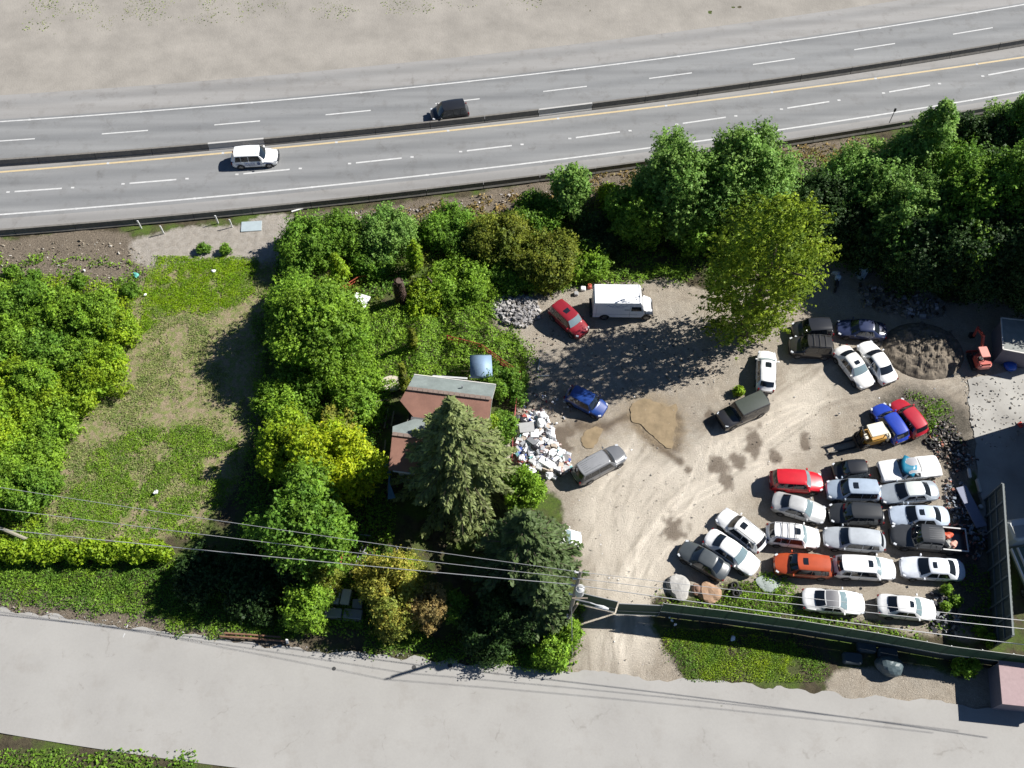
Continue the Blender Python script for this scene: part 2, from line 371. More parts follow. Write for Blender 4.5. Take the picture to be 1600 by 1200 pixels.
Zg = (fbm(GX * .25, GY * .25, 21) - .5) * .10 * (1 - 0) + (fbm(GX * 1.7, GY * 1.7, 22) - .5) * .07 - track * .025 * m_dirt
Zg += (1 - m_dirt) * (fbm(GX * .9, GY * .9, 23) - .45) * .12
ed = np.minimum(np.minimum(GX + 64, 64 - GX), np.minimum(GY - 6, 101 - GY)); Zg *= np.clip(ed / 3, 0, 1); Zg -= .03
ny, nx = GX.shape; Vg = np.stack([GX, GY, Zg], 2).reshape(-1, 3)
idx = np.arange(nx * ny).reshape(ny, nx); Q = np.stack([idx[:-1, :-1], idx[:-1, 1:], idx[1:, 1:], idx[1:, :-1]], 2).reshape(-1, 4)
# skirt to the horizon
x0, x1, y0, y1 = GX[0, 0], GX[0, -1], GY[0, 0], GY[-1, 0]; base = len(Vg)
Vg = np.concatenate([Vg, [(x0, y0, -.03), (x1, y0, -.03), (x1, y1, -.03), (x0, y1, -.03), (-900, -900, -.03), (900, -900, -.03), (900, 900, -.03), (-900, 900, -.03)]])
Q = np.concatenate([Q, [(base + 4, base + 5, base + 1, base), (base + 5, base + 6, base + 2, base + 1), (base + 6, base + 7, base + 3, base + 2), (base + 7, base + 4, base, base + 3)]])
me = bpy.data.meshes.new('ground'); me.vertices.add(len(Vg)); me.vertices.foreach_set('co', Vg.astype('f').ravel())
me.loops.add(Q.size); me.loops.foreach_set('vertex_index', Q.astype('i').ravel()); me.polygons.add(len(Q)); me.polygons.foreach_set('loop_start', np.arange(0, Q.size, 4, dtype='i'))
me.update(calc_edges=True); me.polygons.foreach_set('use_smooth', [True] * len(Q))
for nm, arr in (('dirt', m_dirt), ('pale', m_pale), ('field', m_field), ('strip', m_strip), ('bank', m_bank), ('mud', m_mud), ('stain', stain), ('wet', m_wet), ('track', track * .5 + .5)):
    a = me.attributes.new(nm, 'FLOAT', 'POINT'); a.data.foreach_set('value', np.concatenate([arr.ravel(), np.full(8, .5 if nm == 'track' else 0.)]).astype('f'))
gm, t, b = nodes_of('ground'); N = t.nodes.new; L = t.links.new
tc = N('ShaderNodeTexCoord')
def noise(sc, det=6, rough=.6):
    n = N('ShaderNodeTexNoise'); n.inputs['Scale'].default_value = sc; n.inputs['Detail'].default_value = det; n.inputs['Roughness'].default_value = rough
    L(tc.outputs['Object'], n.inputs['Vector']); return n.outputs['Fac']
def ramp(inp, a, b_, ca, cb):
    r = N('ShaderNodeValToRGB'); r.color_ramp.elements[0].position = a; r.color_ramp.elements[1].position = b_
    r.color_ramp.elements[0].color = (*ca, 1); r.color_ramp.elements[1].color = (*cb, 1); L(inp, r.inputs[0]); return r.outputs[0]
def edge(attr, nz, amt=.7, sharp=.12):
    a = N('ShaderNodeAttribute'); a.attribute_name = attr
    m1 = N('ShaderNodeMath'); m1.operation = 'MULTIPLY_ADD'; L(nz, m1.inputs[0]); m1.inputs[1].default_value = amt; m1.inputs[2].default_value = -amt / 2
    m2 = N('ShaderNodeMath'); m2.operation = 'ADD'; L(a.outputs['Fac'], m2.inputs[0]); L(m1.outputs[0], m2.inputs[1])
    r = N('ShaderNodeMapRange'); r.inputs['From Min'].default_value = .5 - sharp; r.inputs['From Max'].default_value = .5 + sharp; L(m2.outputs[0], r.inputs['Value']); return r.outputs[0]
def mixc(f, a, b_, mode='MIX'):
    m = N('ShaderNodeMix'); m.data_type = 'RGBA'; m.blend_type = mode
    if isinstance(f, float): m.inputs['Factor'].default_value = f
    else: L(f, m.inputs['Factor'])
    for s_, v in ((6, a), (7, b_)):
        if isinstance(v, tuple): m.inputs[s_].default_value = (*v, 1)
        else: L(v, m.inputs[s_])
    return m.outputs[2]
nA, nB, nC, nD = noise(.35, 8, .62), noise(1.6, 8, .7), noise(7, 6, .7), noise(30, 4, .7)
soil = ramp(nB, .3, .7, (.045, .038, .026), (.12, .10, .06))
green = ramp(nC, .3, .7, (.05, .085, .02), (.12, .17, .03))
c = mixc(ramp(nA, .45, .6, (0, 0, 0), (1, 1, 1)), soil, green)
fld = mixc(ramp(nB, .44, .58, (0, 0, 0), (1, 1, 1)), ramp(nC, .3, .75, (.19, .15, .09), (.44, .36, .24)), ramp(nC, .3, .7, (.12, .16, .05), (.26, .29, .09)))
c = mixc(edge('field', nB), c, fld)
c = mixc(edge('bank', nB), c, ramp(nC, .3, .75, (.075, .06, .045), (.30, .25, .19)))
c = mixc(edge('strip', nB), c, ramp(nB, .3, .72, (.28, .25, .21), (.42, .385, .34)))
dirt = mixc(ramp(nB, .35, .68, (0, 0, 0), (1, 1, 1)), (.29, .24, .18), (.46, .40, .32))
dirt = mixc(ramp(nA, .40, .62, (0, 0, 0), (1, 1, 1)), dirt, (.37, .34, .29))
dirt = mixc(ramp(noise(.9, 8, .7), .42, .60, (0, 0, 0), (.55, .55, .55)), dirt, (.20, .165, .125))
dirt = mixc(.35, dirt, ramp(nC, .3, .7, (.20, .17, .135), (.52, .46, .385)))
dirt = mixc(.25, dirt, ramp(nD, .35, .65, (.15, .135, .11), (.6, .55, .48)))
dirt = mixc(ramp(noise(3.3, 5, .75), .58, .68, (0, 0, 0), (.55, .55, .55)), dirt, (.20, .17, .135))
dirt = mixc(ramp(noise(11, 3, .6), .60, .68, (0, 0, 0), (.6, .6, .6)), dirt, (.62, .58, .5))
c2_ = mixc(edge('pale', nA, .9, .35), dirt, mixc(.66, dirt, (.70, .64, .55)))
ta = N('ShaderNodeAttribute'); ta.attribute_name = 'track'
tr_ = ramp(ta.outputs['Fac'], .15, .85, (.66, .64, .61), (1.22, 1.21, 1.19))
c2_ = mixc(.8, c2_, tr_, 'MULTIPLY')
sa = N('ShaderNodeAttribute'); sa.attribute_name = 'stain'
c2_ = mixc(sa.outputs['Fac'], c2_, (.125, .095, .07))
c2_ = mixc(edge('wet', nB, 1.1, .35), c2_, ramp(nB, .35, .65, (.21, .16, .10), (.34, .265, .17)))
c2_ = mixc(edge('mud', nB, 1.0, .3), c2_, ramp(nC, .3, .7, (.05, .045, .036), (.17, .15, .12)))
c = mixc(edge('dirt', nB, .8, .15), c, c2_)
L(c, b.inputs['Base Color']); b.inputs['Roughness'].default_value = .92; b.inputs['Specular IOR Level'].default_value = .2
ad = N('ShaderNodeMath'); ad.operation = 'ADD'; L(nC, ad.inputs[0]); L(nD, ad.inputs[1])
bp = N('ShaderNodeBump'); bp.inputs['Strength'].default_value = .9; bp.inputs['Distance'].default_value = .10; L(ad.outputs[0], bp.inputs['Height']); L(bp.outputs[0], b.inputs['Normal'])
me.materials.append(gm); tag(link('ground', me), kind='structure')

# ------------------------------------------------------------------ highway
def fit(pts, deg=2):
    X, Y = Gn([p[0] for p in pts], [p[1] for p in pts]); return np.poly1d(np.polyfit(X, Y, deg))
MED = fit([(0, 261), (375, 229), (545, 216), (800, 188), (925, 172), (1060, 154)])
YEL = fit([(0, 271), (362, 236), (437, 231), (800, 197.5), (1150, 151)])
SED = fit([(0, 336), (400, 301.5), (800, 261), (1032, 229), (1205, 203), (1435, 172), (1560, 150)])
SBA = fit([(0, 364), (400, 331), (600, 311), (800, 286), (920, 268), (1215, 224), (1400, 198), (1525, 178)])
def offs(poly, pts): X, Y = Gn([p[0] for p in pts], [p[1] for p in pts]); return float(np.mean(Y - poly(X)))
o_edge = offs(MED, [(0, 191), (130, 181), (260, 172), (400, 162)]); o_nd = offs(MED, [(30, 219), (198, 206), (371, 192.5), (540, 179)])
def ribbon(name, lo, hi, z, m, xa=-75, xb=75, n=150, parent=None):
    xs = np.linspace(xa, xb, n); vs = [(x, lo(x), z) for x in xs] + [(x, hi(x), z) for x in xs]
    fs = [(i, i + 1, n + i + 1, n + i) for i in range(n - 1)]
    o = MB().add(vs, fs).build(name, m, parent); at = o.data.attributes.new('lat', 'FLOAT', 'POINT'); at.data.foreach_set('value', [float(v[1] - SED(v[0])) for v in vs]); return o
LANE = 3.0
def asphalt(name, ca, cb, streak=True):
    m, t, b = nodes_of(name); N = t.nodes.new; L = t.links.new; tc = N('ShaderNodeTexCoord')
    mp = N('ShaderNodeMapping'); mp.inputs['Rotation'].default_value = (0, 0, -math.radians(7)); mp.inputs['Scale'].default_value = (.03, .8, 1) if streak else (.25, .25, 1)
    L(tc.outputs['Object'], mp.inputs[0]); n1 = N('ShaderNodeTexNoise'); n1.inputs['Scale'].default_value = 1.0; n1.inputs['Detail'].default_value = 4; L(mp.outputs[0], n1.inputs[0])
    n2 = N('ShaderNodeTexNoise'); n2.inputs['Scale'].default_value = 6; n2.inputs['Detail'].default_value = 8; n2.inputs['Roughness'].default_value = .75; L(tc.outputs['Object'], n2.inputs[0])
    r = N('ShaderNodeValToRGB'); r.color_ramp.elements[0].position = .3; r.color_ramp.elements[1].position = .7; r.color_ramp.elements[0].color = (*ca, 1); r.color_ramp.elements[1].color = (*cb, 1)
    L(n1.outputs[0], r.inputs[0]); mr = N('ShaderNodeMapRange'); mr.inputs['To Min'].default_value = .88; mr.inputs['To Max'].default_value = 1.12; L(n2.outputs[0], mr.inputs[0])
    vm = N('ShaderNodeVectorMath'); vm.operation = 'SCALE'; L(r.outputs[0], vm.inputs[0]); L(mr.outputs[0], vm.inputs['Scale']); L(vm.outputs[0], b.inputs['Base Color'])
    out = vm.outputs[0]
    def mul(fac_sock, col, out):
        mx_ = N('ShaderNodeMix'); mx_.data_type = 'RGBA'; mx_.blend_type = 'MULTIPLY'; L(fac_sock, mx_.inputs['Factor']); L(out, mx_.inputs[6]); mx_.inputs[7].default_value = (*col, 1); return mx_.outputs[2]
    if streak:
        at = N('ShaderNodeAttribute'); at.attribute_name = 'lat'; k1 = N('ShaderNodeMath'); k1.operation = 'MULTIPLY'; L(at.outputs['Fac'], k1.inputs[0]); k1.inputs[1].default_value = 2 * math.pi / LANE * 1.0
        k2 = N('ShaderNodeMath'); k2.operation = 'COSINE'; L(k1.outputs[0], k2.inputs[0]); k3 = N('ShaderNodeMapRange'); k3.inputs['From Min'].default_value = .2; k3.inputs['From Max'].default_value = -1; k3.inputs['To Max'].default_value = .75; L(k2.outputs[0], k3.inputs['Value'])
        out = mul(k3.outputs[0], (.78, .79, .80), out)
    n5 = N('ShaderNodeTexNoise'); n5.inputs['Scale'].default_value = .5; n5.inputs['Detail'].default_value = 9; n5.inputs['Roughness'].default_value = .72; L(tc.outputs['Object'], n5.inputs[0])
    r5 = N('ShaderNodeMapRange'); r5.inputs['From Min'].default_value = .52; r5.inputs['From Max'].default_value = .72; L(n5.outputs[0], r5.inputs['Value']); out = mul(r5.outputs[0], (.80, .78, .76) if streak else (.90, .885, .87), out)
    nv = N('ShaderNodeTexNoise'); nv.inputs['Scale'].default_value = .8; nv.inputs['Detail'].default_value = 4; L(tc.outputs['Object'], nv.inputs[0]); va = N('ShaderNodeVectorMath'); va.operation = 'MULTIPLY_ADD'; L(nv.outputs['Color'], va.inputs[0]); va.inputs[1].default_value = (1.6, 1.6, 0); L(tc.outputs['Object'], va.inputs[2])
    vo = N('ShaderNodeTexVoronoi'); vo.feature = 'DISTANCE_TO_EDGE'; vo.inputs['Scale'].default_value = .16; L(va.outputs[0], vo.inputs['Vector']); cr = N('ShaderNodeMapRange'); cr.inputs['From Min'].default_value = .010; cr.inputs['From Max'].default_value = .003; L(vo.outputs['Distance'], cr.inputs['Value'])
    cm = N('ShaderNodeMath'); cm.operation = 'MULTIPLY'; L(cr.outputs[0], cm.inputs[0]); cr2 = N('ShaderNodeMapRange'); cr2.inputs['From Min'].default_value = .5; cr2.inputs['From Max'].default_value = .62; cr2.inputs['To Max'].default_value = .3; L(n5.outputs[0], cr2.inputs['Value']); L(cr2.outputs[0], cm.inputs[1]); out = mul(cm.outputs[0], (.45, .43, .4), out)
    L(out, b.inputs['Base Color'])
    b.inputs['Roughness'].default_value = .85; MATS[name] = m; return m
ASP = asphalt('highway_asphalt', (.178, .181, .182), (.240, .243, .242))
SHO = asphalt('shoulder_asphalt', (.235, .228, .218), (.285, .278, .268))
LINE = mat('road_paint_white', (.5, .5, .49), .7, var=.2, scale=2); YLINE = mat('road_paint_yellow', (.50, .40, .24), .7, var=.12, scale=2)
NED = lambda x: MED(x) + o_edge
tag(ribbon('highway', lambda x: SBA(x) + .05, lambda x: NED(x) + .35, .075, ASP), kind='structure')
tag(ribbon('highway_shoulder', lambda x: NED(x) + .35, lambda x: NED(x) + 4.2, .07, SHO), kind='structure')
tag(ribbon('gravel_verge', lambda x: NED(x) + 4.2, lambda x: NED(x) + 60, .05, mat('verge_gravel', (.27, .25, .22), .95, var=.22, scale=.25, bump=.5, bscale=5)), kind='structure')
tag(ribbon('shoulder_strip', lambda x: SBA(x) + .1, lambda x: SED(x) - .55, .079, SHO), kind='structure')
tag(ribbon('median_strip', lambda x: YEL(x) + .35, lambda x: MED(x) - .05, .079, SHO), kind='structure')
mk = MB()
def mark(lo, wd, xa, xb, n=2, yl=False):
    xs = np.linspace(xa, xb, n); vs = [(x, lo(x) - wd / 2, .083) for x in xs] + [(x, lo(x) + wd / 2, .083) for x in xs]
    mk.add(vs, [(i, i + 1, n + i + 1, n + i) for i in range(n - 1)])
mark(SED, .20, -75, 75, 100); mark(NED, .18, -75, 75, 100)
for k in range(-6, 7):
    for ln, o_ in ((SED, 3.0), (NED, 7.1), (YEL, 5.0), (lambda x: MED(x) + .75, 1.0)):
        x = k * 12.2 + o_; mk.add([(x, ln(x) - .12, .086), (x + .28, ln(x) - .12, .086), (x + .28, ln(x) + .14, .086), (x, ln(x) + .14, .086)], [(0, 1, 2, 3)])
dsh = fit([(55, 299), (236, 284), (417, 267.5), (592, 251.5), (767, 233), (931, 212.5), (1096, 189.5), (1254, 165.5)])
for k in range(-6, 9):
    xc = Gn(592, 251.5)[0] + k * (Gn(931, 212.5)[0] - Gn(236, 284)[0]) / 4; mark(dsh, .2, xc - 2.45, xc + 2.45)
    for q_ in (3.4, -3.3): mk.add([(xc + q_, dsh(xc + q_) - .1, .086), (xc + q_ + .35, dsh(xc + q_) - .1, .086), (xc + q_ + .35, dsh(xc + q_) + .12, .086), (xc + q_, dsh(xc + q_) + .12, .086)], [(0, 1, 2, 3)])
    xn = Gn(371, 192.5)[0] + (k - 1) * 12.2; mark(lambda x: MED(x) + o_nd, .17, xn - 2.5, xn + 2.5)
tag(mk.build('lane_markings', LINE), kind='structure')
mk = MB(); mark(YEL, .24, -75, 75, 100); tag(mk.build('edge_line', YLINE), kind='structure')
def barrier(name, label, line, h, m, xa, xb, cut=None):
    p0 = Vector((0, line(0), .07)); r = empty(name, p0, 0, label, 'barrier')
    prof = [(-.30, 0), (-.30, .08), (-.17, .28), (-.11, h), (.11, h), (.17, .28), (.30, .08), (.30, 0)]
    L0 = 6.0; x = xa; k = 0
    while x < xb:
        x2 = min(x + L0 - .05, xb); b_ = MB(); vs = []
        for xx in (x, (x + x2) / 2, x2):
            vs += [(xx - p0.x, line(xx) - p0.y + q[0] + random.uniform(-.006, .006), q[1]) for q in prof]
        fs = [(i, i + 8, (i + 1) % 8 + 8, (i + 1) % 8) for i in range(8)] + [(i + 8, i + 16, (i + 1) % 8 + 16, (i + 1) % 8 + 8) for i in range(8)] + [tuple(range(8)), tuple(range(23, 15, -1))]
        b_.add(vs, fs); o = b_.build('segment', m, r)
        if cut:
            for (ca, cb) in cut:
                if ca < (x + x2) / 2 < cb: o.data.materials[0] = CONCL; o['label'] = 'paler newer barrier segment'
        x += L0; k += 1
    return r
CONCD = mat('shade_toned_barrier', (.155, .145, .13), .9, var=.25, scale=2); CONCL = mat('pale_barrier', (.42, .41, .39), .85, var=.1)  # first concrete is darkened all over to give its shaded near face
gx_ = lambda px, py: float(Gn(px, py)[0])
barrier('median_barrier', 'concrete barrier toned dark as if shaded, dividing the two carriageways of the highway', lambda x: MED(x) + .2, .82, CONCD, -75, 75,
        [(gx_(345, 230) - 1, gx_(375, 228) + 1), (gx_(545, 213), gx_(580, 210)), (gx_(835, 183), gx_(925, 172))])
barrier('roadside_barrier', 'low dark concrete barrier along the near edge of the highway above the bank', lambda x: SBA(x) - .15, .75, CONCD, -75, 75)
# small reflectors and drains on the road are left to litter below

# ------------------------------------------------------------------ street at the bottom
STN = fit([(0, 948), (110, 966), (207, 981), (400, 1011), (575, 1018), (662, 1028), (800, 1043)], 2)
stn = lambda x: float(STN(min(x, 0))) if x < 0 else float(STN(0)) + (x) * (-.085)
ROAD = asphalt('street_asphalt', (.30, .29, .272), (.335, .325, .305), False)
tag(ribbon('street', lambda x: stn(x) - 9.5, lambda x: stn(x) + .9 * (float(fbm(np.array(x * .8), np.array(2.), 77, 4)) - .5), .055, ROAD, -80, 80, 500), kind='structure')
m_ = MB()
p = G(194, 993); m_.box((p.x, p.y, .06), (.08, .35, .004), rz=-.25); m_.box((p.x + .12, p.y + .75, .06), (.08, .25, .004), rz=-.25)
tag(m_.build('survey_marks', LINE), kind='structure')
mh = MB()
for (px, py, r) in ((647, 1043, .18), (522, 1045, .16), (703, 1040, .2)):
    p = G(px, py); mh = MB(); mh.prism([(math.cos(a * .524) * r, math.sin(a * .524) * r) for a in range(12)], 0, .012)
    mh.add([(math.cos(a * .524) * r * .7, math.sin(a * .524) * r * .7, .014) for a in range(12)], [tuple(range(12))])
    o = mh.build('road_cover', mat('cast_iron', (.05, .05, .05), .6)); o.location = (p.x, p.y, .056)
    tag(o, {647: 'small round iron cover in the street, midmost of three near the shrub verge', 522: 'small round iron cover in the street left of the others', 703: 'square looking iron cover in the street nearest the driveway'}[px], 'cover', 'iron covers in the street')

# ------------------------------------------------------------------ muddy puddles
PUD = mat('muddy_water', (.25, .19, .115), .4, var=.3, scale=1.2, spec=.35)
def puddle(name, pp, m, z=.035):
    w_ = [G(a, b) for a, b in smooth_line(pp + [pp[0]], 6)]
    w_ = [(p.x + .7 * (fbm(np.array(p.x * 1.3), np.array(p.y * 1.3), 4, 4) - .5), p.y + .7 * (fbm(np.array(p.x * 1.3 + 5), np.array(p.y * 1.3), 6, 4) - .5), z) for p in w_[:-1]]
    o = MB().add(w_, [tuple(range(len(w_)))]).build(name, m); return tag(o, kind='structure')
PADM = asphalt('pad_concrete', (.25, .24, .22), (.40, .39, .36), False)
pp_ = smooth_line([(1512, 592), (1560, 583), (1660, 590), (1720, 760), (1700, 850), (1540, 840), (1530, 780), (1524, 700), (1512, 640), (1512, 592)], 8)[:-1]
w_ = [G(a, b_) for a, b_ in pp_]; o = MB().add([(p.x + .9 * (fbm(np.array(p.x * .9), np.array(p.y * .9), 8, 4) - .5), p.y + .9 * (fbm(np.array(p.x * .9), np.array(p.y * .9 + 3), 9, 4) - .5), .045) for p in w_], [tuple(range(len(w_)))]).build('concrete_pad', PADM); tag(o, kind='structure')
def shrink(pp, k, dx=0, dy=0):
    cx_, cy_ = sum(p[0] for p in pp) / len(pp), sum(p[1] for p in pp) / len(pp); return [(cx_ + (a - cx_) * k + dx, cy_ + (b_ - cy_) * k + dy) for a, b_ in pp]
puddle('puddle', shrink(PUD1, .88), PUD, .045); puddle('puddle', shrink(PUD2, .8), PUD, .045)

# ------------------------------------------------------------------ ground cover (stuff): leaves scattered over soft mounds
def cover(name, label, cat, pp, dens, size, pal, amp=.3, seed=1, thr=0.0, nsc=.6, base=.02, pal2=None, flat=.6, thr_sc=.35):
    rng = np.random.default_rng(seed); w_ = wpoly(pp); xs = [p[0] for p in w_]; ys = [p[1] for p in w_]
    A = (max(xs) - min(xs)) * (max(ys) - min(ys)); n = int(A * dens)
    X = rng.uniform(min(xs), max(xs), n); Y = rng.uniform(min(ys), max(ys), n)
    wx = (fbm(X * .7, Y * .7, seed + 3) - .5) * 2; wy = (fbm(X * .7 + 9, Y * .7, seed + 5) - .5) * 2
    wx = wx + .35 * rng.normal(size=n); wy = wy + .35 * rng.normal(size=n); k = inpoly(X + wx, Y + wy, w_)
    if thr > 0:
        pr = fbm(X * thr_sc, Y * thr_sc, seed + 9, 4) + .35 * (fbm(X * 2.5, Y * 2.5, seed + 4) - .5) - thr
        k &= rng.random(n) < np.clip(pr * (6 if thr_sc < .5 else 4.5) + .35, 0, 1)
    X, Y = X[k], Y[k]; n = len(X)
    def hf(a, b): 
        q = fbm(a * nsc, b * nsc, seed, 3); return base + amp * np.clip((q - .3) * 1.8, 0, 1.5) + amp * .35 * (vnoise(a * 2.6, b * 2.6, seed + 2))
    Z = hf(X, Y); e = .2
    nrm = np.stack([-(hf(X + e, Y) - Z) / e, -(hf(X, Y + e) - Z) / e, np.ones(n)], 1) + rng.normal(0, flat, (n, 3))
    nrm[:, 2] = np.abs(nrm[:, 2]) + .1; nrm /= np.linalg.norm(nrm, axis=1)[:, None]
    P = np.stack([X, Y, Z * (.55 + .45 * rng.random(n)) + .02], 1)
    c1, c2 = map(np.array, PAL[pal]); w8 = np.clip(fbm(X * 1.1, Y * 1.1, seed + 7) * 2 - .5 + .2 * rng.normal(size=n), 0, 1)[:, None]
    C = c1 * w8 + c2 * (1 - w8)
    if pal2:
        d1, d2 = map(np.array, PAL[pal2]); q = (np.clip((fbm(X * .45, Y * .45, seed + 17) - .5) * 6, 0, 1))[:, None]; C = C * (1 - q) + (d1 * w8 + d2 * (1 - w8)) * q
    C = C * (.7 + .6 * rng.random((n, 1)))
    o = link(name, quads_mesh(name, leaf_quads(P, nrm, size, rng), C)); return tag(o, label, cat, kind='stuff')
cover('ivy_ground_cover', 'bright green bramble carpet north of the house, between the trees and the yard', 'ground cover',
      [(560, 610), (575, 485), (640, 470), (690, 420), (760, 400), (830, 390), (900, 425), (990, 430), (1075, 415), (1085, 436), (1010, 440), (920, 450), (800, 462), (765, 500), (815, 525), (835, 560), (830, 600), (790, 590), (745, 600), (640, 592), (600, 630)], 170, .17, 'fresh', 1.1, 3, nsc=.45)
cover('bramble_thicket', 'low mixed brambles covering the bank below the highway behind the trees', 'ground cover',
      [(430, 380), (500, 352), (700, 350), (870, 320), (990, 300), (1260, 260), (1400, 215), (1640, 170), (1680, 480), (1480, 460), (1300, 410), (1080, 425), (960, 420), (700, 410), (560, 490), (430, 470)], 75, .21, 'mid', .9, 5, pal2='olive', thr=.30)
cover('bramble_thicket', 'low tangled weeds and creepers around the trees left of the house', 'ground cover',
      [(400, 460), (560, 450), (600, 620), (590, 700), (620, 800), (600, 990), (560, 1000), (380, 960), (380, 780), (405, 640)], 100, .19, 'mid', .8, 7, pal2='fresh', thr=.33)
cover('weeds', 'leafy weeds carpeting the ground beneath the bushes at the left edge', 'ground cover',
      [(-60, 440), (110, 430), (200, 455), (205, 520), (160, 560), (120, 660), (80, 760), (60, 860), (-60, 870)], 110, .19, 'lime', .6, 9, pal2='fresh')
cover('lush_grass', 'vivid green patch of lush grass at the top of the field below the gravel strip', 'grass',
      [(248, 405), (300, 400), (408, 402), (398, 430), (380, 470), (330, 492), (262, 488), (235, 520), (205, 535), (225, 470)], 480, .11, 'vivid', .15, 11, thr=.24, flat=.9, thr_sc=.8)
cover('field_grass', 'thin patchy grass and weeds over the dry open field', 'grass',
      [(225, 440), (440, 400), (420, 560), (405, 680), (365, 790), (300, 835), (60, 850), (95, 720), (150, 600), (200, 500)], 260, .10, 'grass', .08, 13, thr=.49, thr_sc=.5, flat=1.1)
cover('clover_patch', 'dense green clover and weeds in the lower part of the field', 'grass',
      [(125, 730), (190, 680), (290, 665), (372, 690), (372, 740), (350, 790), (300, 830), (80, 845), (90, 800)], 320, .12, 'fresh', .20, 15, thr=.37, flat=.8, thr_sc=.7)
cover('roadside_grass', 'rough green grass along the street below the long hedge', 'grass',
      [(-60, 850), (130, 850), (250, 870), (420, 900), (480, 1000), (330, 995), (210, 965), (110, 950), (-60, 925)], 230, .14, 'mid', .3, 17, pal2='fresh', flat=1.0, thr=.26)
cover('roadside_grass', 'green weedy verge along the street in front of the yellow and tan shrubs', 'grass',
      [(570, 985), (700, 1000), (840, 1015), (890, 1010), (888, 1040), (840, 1052), (700, 1030), (575, 1008)], 260, .15, 'mid', .5, 19, flat=.9)
cover('rough_lawn', 'weedy green lawn between the green fence and the street', 'grass',
      [(1030, 982), (1140, 992), (1260, 1008), (1300, 1040), (1285, 1066), (1105, 1062), (1062, 1036)], 380, .10, 'lime', .16, 21, pal2='mid', thr=.30, flat=.9)
cover('weeds', 'weeds growing along the yard side of the green fence by the boulders', 'ground cover',
      [(1010, 935), (1120, 940), (1150, 915), (1200, 895), (1230, 920), (1260, 955), (1340, 978), (1440, 995), (1420, 1000), (1200, 970), (1060, 945)], 150, .17, 'fresh', .35, 23, thr=.30, flat=.9)
cover('weeds', 'sparse weeds between the two back cars and the scrap pile', 'ground cover',
      [(1410, 612), (1440, 610), (1490, 650), (1500, 690), (1475, 700), (1455, 672)], 90, .18, 'mid', .3, 25, thr=.38, flat=.9)
cover('weeds', 'weeds in the shaded ground between the parked cars and the long wall', 'ground cover',
      [(1480, 900), (1560, 880), (1580, 1010), (1440, 985), (1462, 950)], 45, .2, 'mid', .3, 27, thr=.40, flat=.9)
cover('weeds', 'green weeds at the yard edge next to the driveway pole', 'ground cover',
      [(860, 1000), (890, 930), (912, 935), (905, 1000), (885, 1050), (850, 1050)], 110, .2, 'fresh', .5, 29, flat=.8)
cover('weeds', 'scattered weeds on the gravelly bank beside the highway at left', 'ground cover',
      [(-60, 400), (120, 395), (240, 420), (250, 470), (120, 440), (-60, 440)], 70, .2, 'fresh', .35, 31, thr=.47, flat=.9, thr_sc=.5)
cover('sparse_grass', 'dry sparse tufts on the gravel ground beyond the highway', 'grass', [(-80, 60), (300, 40), (800, 10), (1300, -40), (1700, -60), (1700, -120), (-80, -60)], 14, .16, 'grass', .1, 37, thr=.55, flat=1.0)
cover('south_verge', 'low grass on the far side of the street', 'grass', [(-200, 1170), (300, 1175), (300, 1260), (-200, 1260)], 60, .2, 'mid', .2, 33, thr=.3)
cover('dead_grass', 'dry pale grass and stems scattered on the bank under the roadside barrier', 'grass',
      [(470, 350), (700, 318), (960, 275), (1250, 232), (1350, 215), (1330, 250), (1200, 290), (960, 320), (700, 360), (470, 385)], 60, .24, 'tan', .25, 35, thr=.46, flat=1.0, thr_sc=.8)

